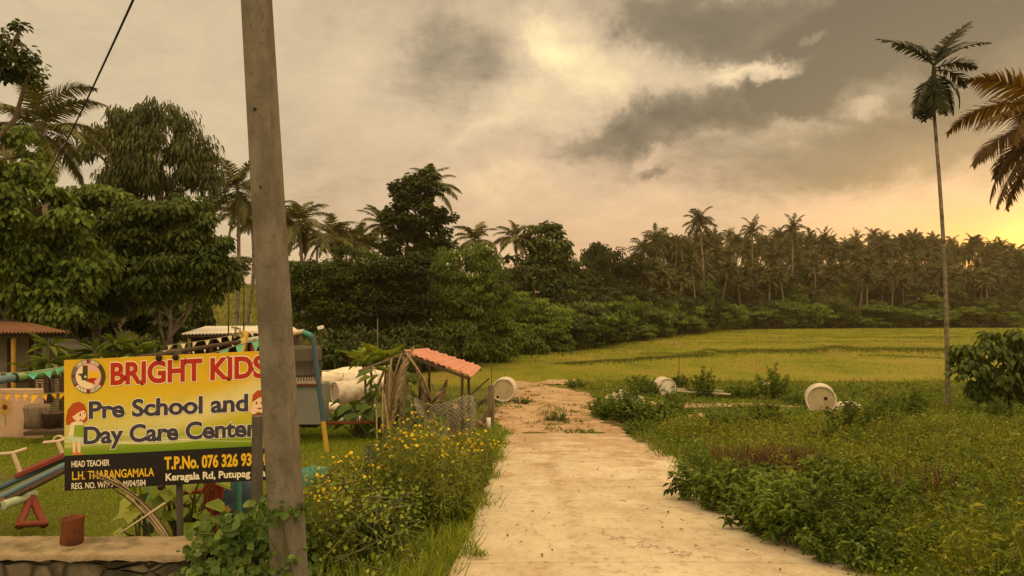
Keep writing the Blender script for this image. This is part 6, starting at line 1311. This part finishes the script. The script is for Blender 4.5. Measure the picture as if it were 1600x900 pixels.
for mat, n, sd, pw in (('weed', 1500, 101, .1), ('sunny_weed', 1900, 102, -.1), ('red_stem', 320, 103, .2), ('leaf_bright', 700, 104, .2)):
    x, y = scatter(n * 4, 3.0, 16, 5.0, 17, lambda x, y: rv(x, y) & (x > XR(y) + .15) & (patch(x, y, 1.3, sd) > pw)); x, y = x[:n], y[:n]; stalks(x, y, rng.uniform(.25, .62, len(x)), mat)
x, y = scatter(2500, 3.0, 16, 17, 26, lambda x, y: rv(x, y) & (patch(x, y, 1.6, 105) > .25)); stalks(x[:500], y[:500], rng.uniform(.2, .4, min(500, len(x))), 'weed', 8, .08)
x, y = scatter(9000, -9, 0, 17, 34, lambda x, y: (patch(x, y, 1.4, 71) > .1) & (x < -.7)); blades('rough_grass', x, y, .16 * rng.uniform(.5, 1.5, len(x)), .03, 'grass', .6)
broad_plant('pumpkin_vine', 'broad-leaved vine tangled in the netting of the lean-to', gz(P(665, 690, 15.2)), .8, .22, 40, 'vine', .5); broad_plant('pumpkin_vine', 'broad-leaved vine at the right posts of the lean-to', gz(P(712, 690, 15.6)), .9, .2, 30, 'leaf_mid', .4)
# pebbles and clods on the dirt
mbp = MB(); n = 420; y = rng.uniform(17.1, 34, n); x = rng.uniform(-.7, 3.2, n)
for i in range(n):
    s_ = rng.uniform(.010, .034) * (1 if rng.random() < .92 else 1.8); lump(mbp, np.array((x[i], y[i], float(G(x[i], y[i])) + .05)), np.array((s_, s_, s_ * .6)), 500 + i, n=6)
setting('track_pebbles', mbp, M['dirt'], 'stuff')
# tufts on the track
x, y = scatter(14000, -.6, 3.2, 17, 34, lambda x, y: (patch(x, y, .7, 81) > .32) | ((np.abs(x - 1.0 - .03 * (y - 18)) < .30 + .15 * np.sin(y * 3)) & (y > 18.2) & (y < 25))); blades('track_grass', x, y, .09 * rng.uniform(.4, 1.3, len(x)), .02, 'grass', .7, .03)
# the field
def fld(x, y): return infr(x, y) & (np.interp(y, EY, EX) - x < 1.0) & (x > -9)
x, y = scatter(150000, -8, 105, 29, 152, fld, .85); k = (patch(x, y, 7, 91) + .6 * patch(x, y, 2.2, 92) > -.22); x, y = x[k], y[k]
blades('field_grass', x, y, .10 * rng.uniform(.4, 1.5, len(x)) * (y / 40) ** .45, .035 * (y / 40), 'field_grass', .7, mode=3, tint=np.clip(.40 + .42 * patch(x * .6, y * .4, 6, 93) + .2 * patch(x, y * .6, 2, 94) + rng.normal(0, .07, len(x)), 0, 1))
for (p, q, h, wd) in BUNDS:
    n = int(420 * math.hypot(q[0] - p[0], q[1] - p[1]) * h / .3); t = rng.random(n); s = rng.normal(0, wd * .55, n); L = math.hypot(q[0] - p[0], q[1] - p[1]); x = p[0] + (q[0] - p[0]) * t - (q[1] - p[1]) / L * s; y = p[1] + (q[1] - p[1]) * t + (q[0] - p[0]) / L * s
    blades('bund_grass', x, y, .28 * rng.uniform(.4, 1.4, n) * min(1, h * 4), .05, 'bund_grass', .6, mode=3)
x, y = scatter(9000, -5, 100, 33, 148, lambda x, y: fld(x, y) & (np.interp(y, EY, EX) - x > -3.5)); blades('field_edge_grass', x, y, .55 * rng.uniform(.3, 1.3, len(x)), .10 * (y / 60), 'bund_grass', .7, mode=3)
x, y = scatter(4500, -8, 100, 30, 140, lambda x, y: fld(x, y) & (patch(x, y * .6, 3.0, 95) + .7 * patch(x, y, 1.1, 96) > .45)); blades('field_weeds', x, y, .30 * rng.uniform(.4, 1.3, len(x)), .07 * (y / 50), 'bund_grass', .9, mode=3)
# grassy slope behind the white roof
x, y = scatter(26000, -48, -12, 30, 110, lambda x, y: infr(x, y) & (wooded(x, y) < .6)); blades('slope_grass', x, y, .25 * rng.uniform(.4, 1.4, len(x)), .06 * (y / 40), 'grass', .7, mode=3)
# leaf litter and crumbs on the concrete
n = 150; y = 5.2 * (17 / 5.2) ** rng.random(n); x = XL(y) + (XR(y) - XL(y)) * np.where(rng.random(n) < .55, rng.beta(1, 7, n) * np.where(rng.random(n) < .5, 1, -1) % 1, rng.random(n))
c = np.stack([x, y, np.interp(y, GY, GZ) + .03], -1); b = MB(); leaf_block(b, c, nrm(rng.normal(size=(n, 3)) * (1, 1, .1)), np.repeat([[0, 0, 1.0]], n, 0) + rng.normal(size=(n, 3)) * .25, rng.uniform(.02, .065, n), rng.uniform(.012, .03, n), .2, .2, 0, None, 4); setting('leaf_litter', b, M['red_stem'], 'stuff')
x, y = scatter(900, -.5, 2.7, 5.2, 9, lambda x, y: (np.abs(y - 6.1) < .02) & (x > XL(y)) & (x < XR(y)) & (patch(x, y, .3, 7) > .3)); 
blades('joint_grass', x, y, .05 * rng.uniform(.4, 1.3, len(x)), .008, 'grass', .9, .01)
q = np.array((-.27, 6.25)); n = 60; blades('road_tuft', q[0] + rng.normal(0, .035, n), q[1] + rng.normal(0, .03, n), .09 * rng.uniform(.4, 1.2, n), .008, 'grass', .8, .03)

# ------------------------------------------------------------------ evening haze round the whole place
m = bpy.data.materials.new('evening_haze'); m.use_nodes = True; m.node_tree.nodes.clear(); g = NG(m.node_tree); o = g.n('ShaderNodeOutputMaterial'); v = g.n('ShaderNodeVolumePrincipled')
v.inputs['Color'].default_value = (.96, .78, .48, 1); v.inputs['Density'].default_value = .00030; v.inputs['Anisotropy'].default_value = .55; g.nt.links.new(v.outputs[0], o.inputs['Volume'])
b = MB(); box(b, (0, 300, 5), (1860, 1680, 42)); setting('haze', b, m, 'stuff')
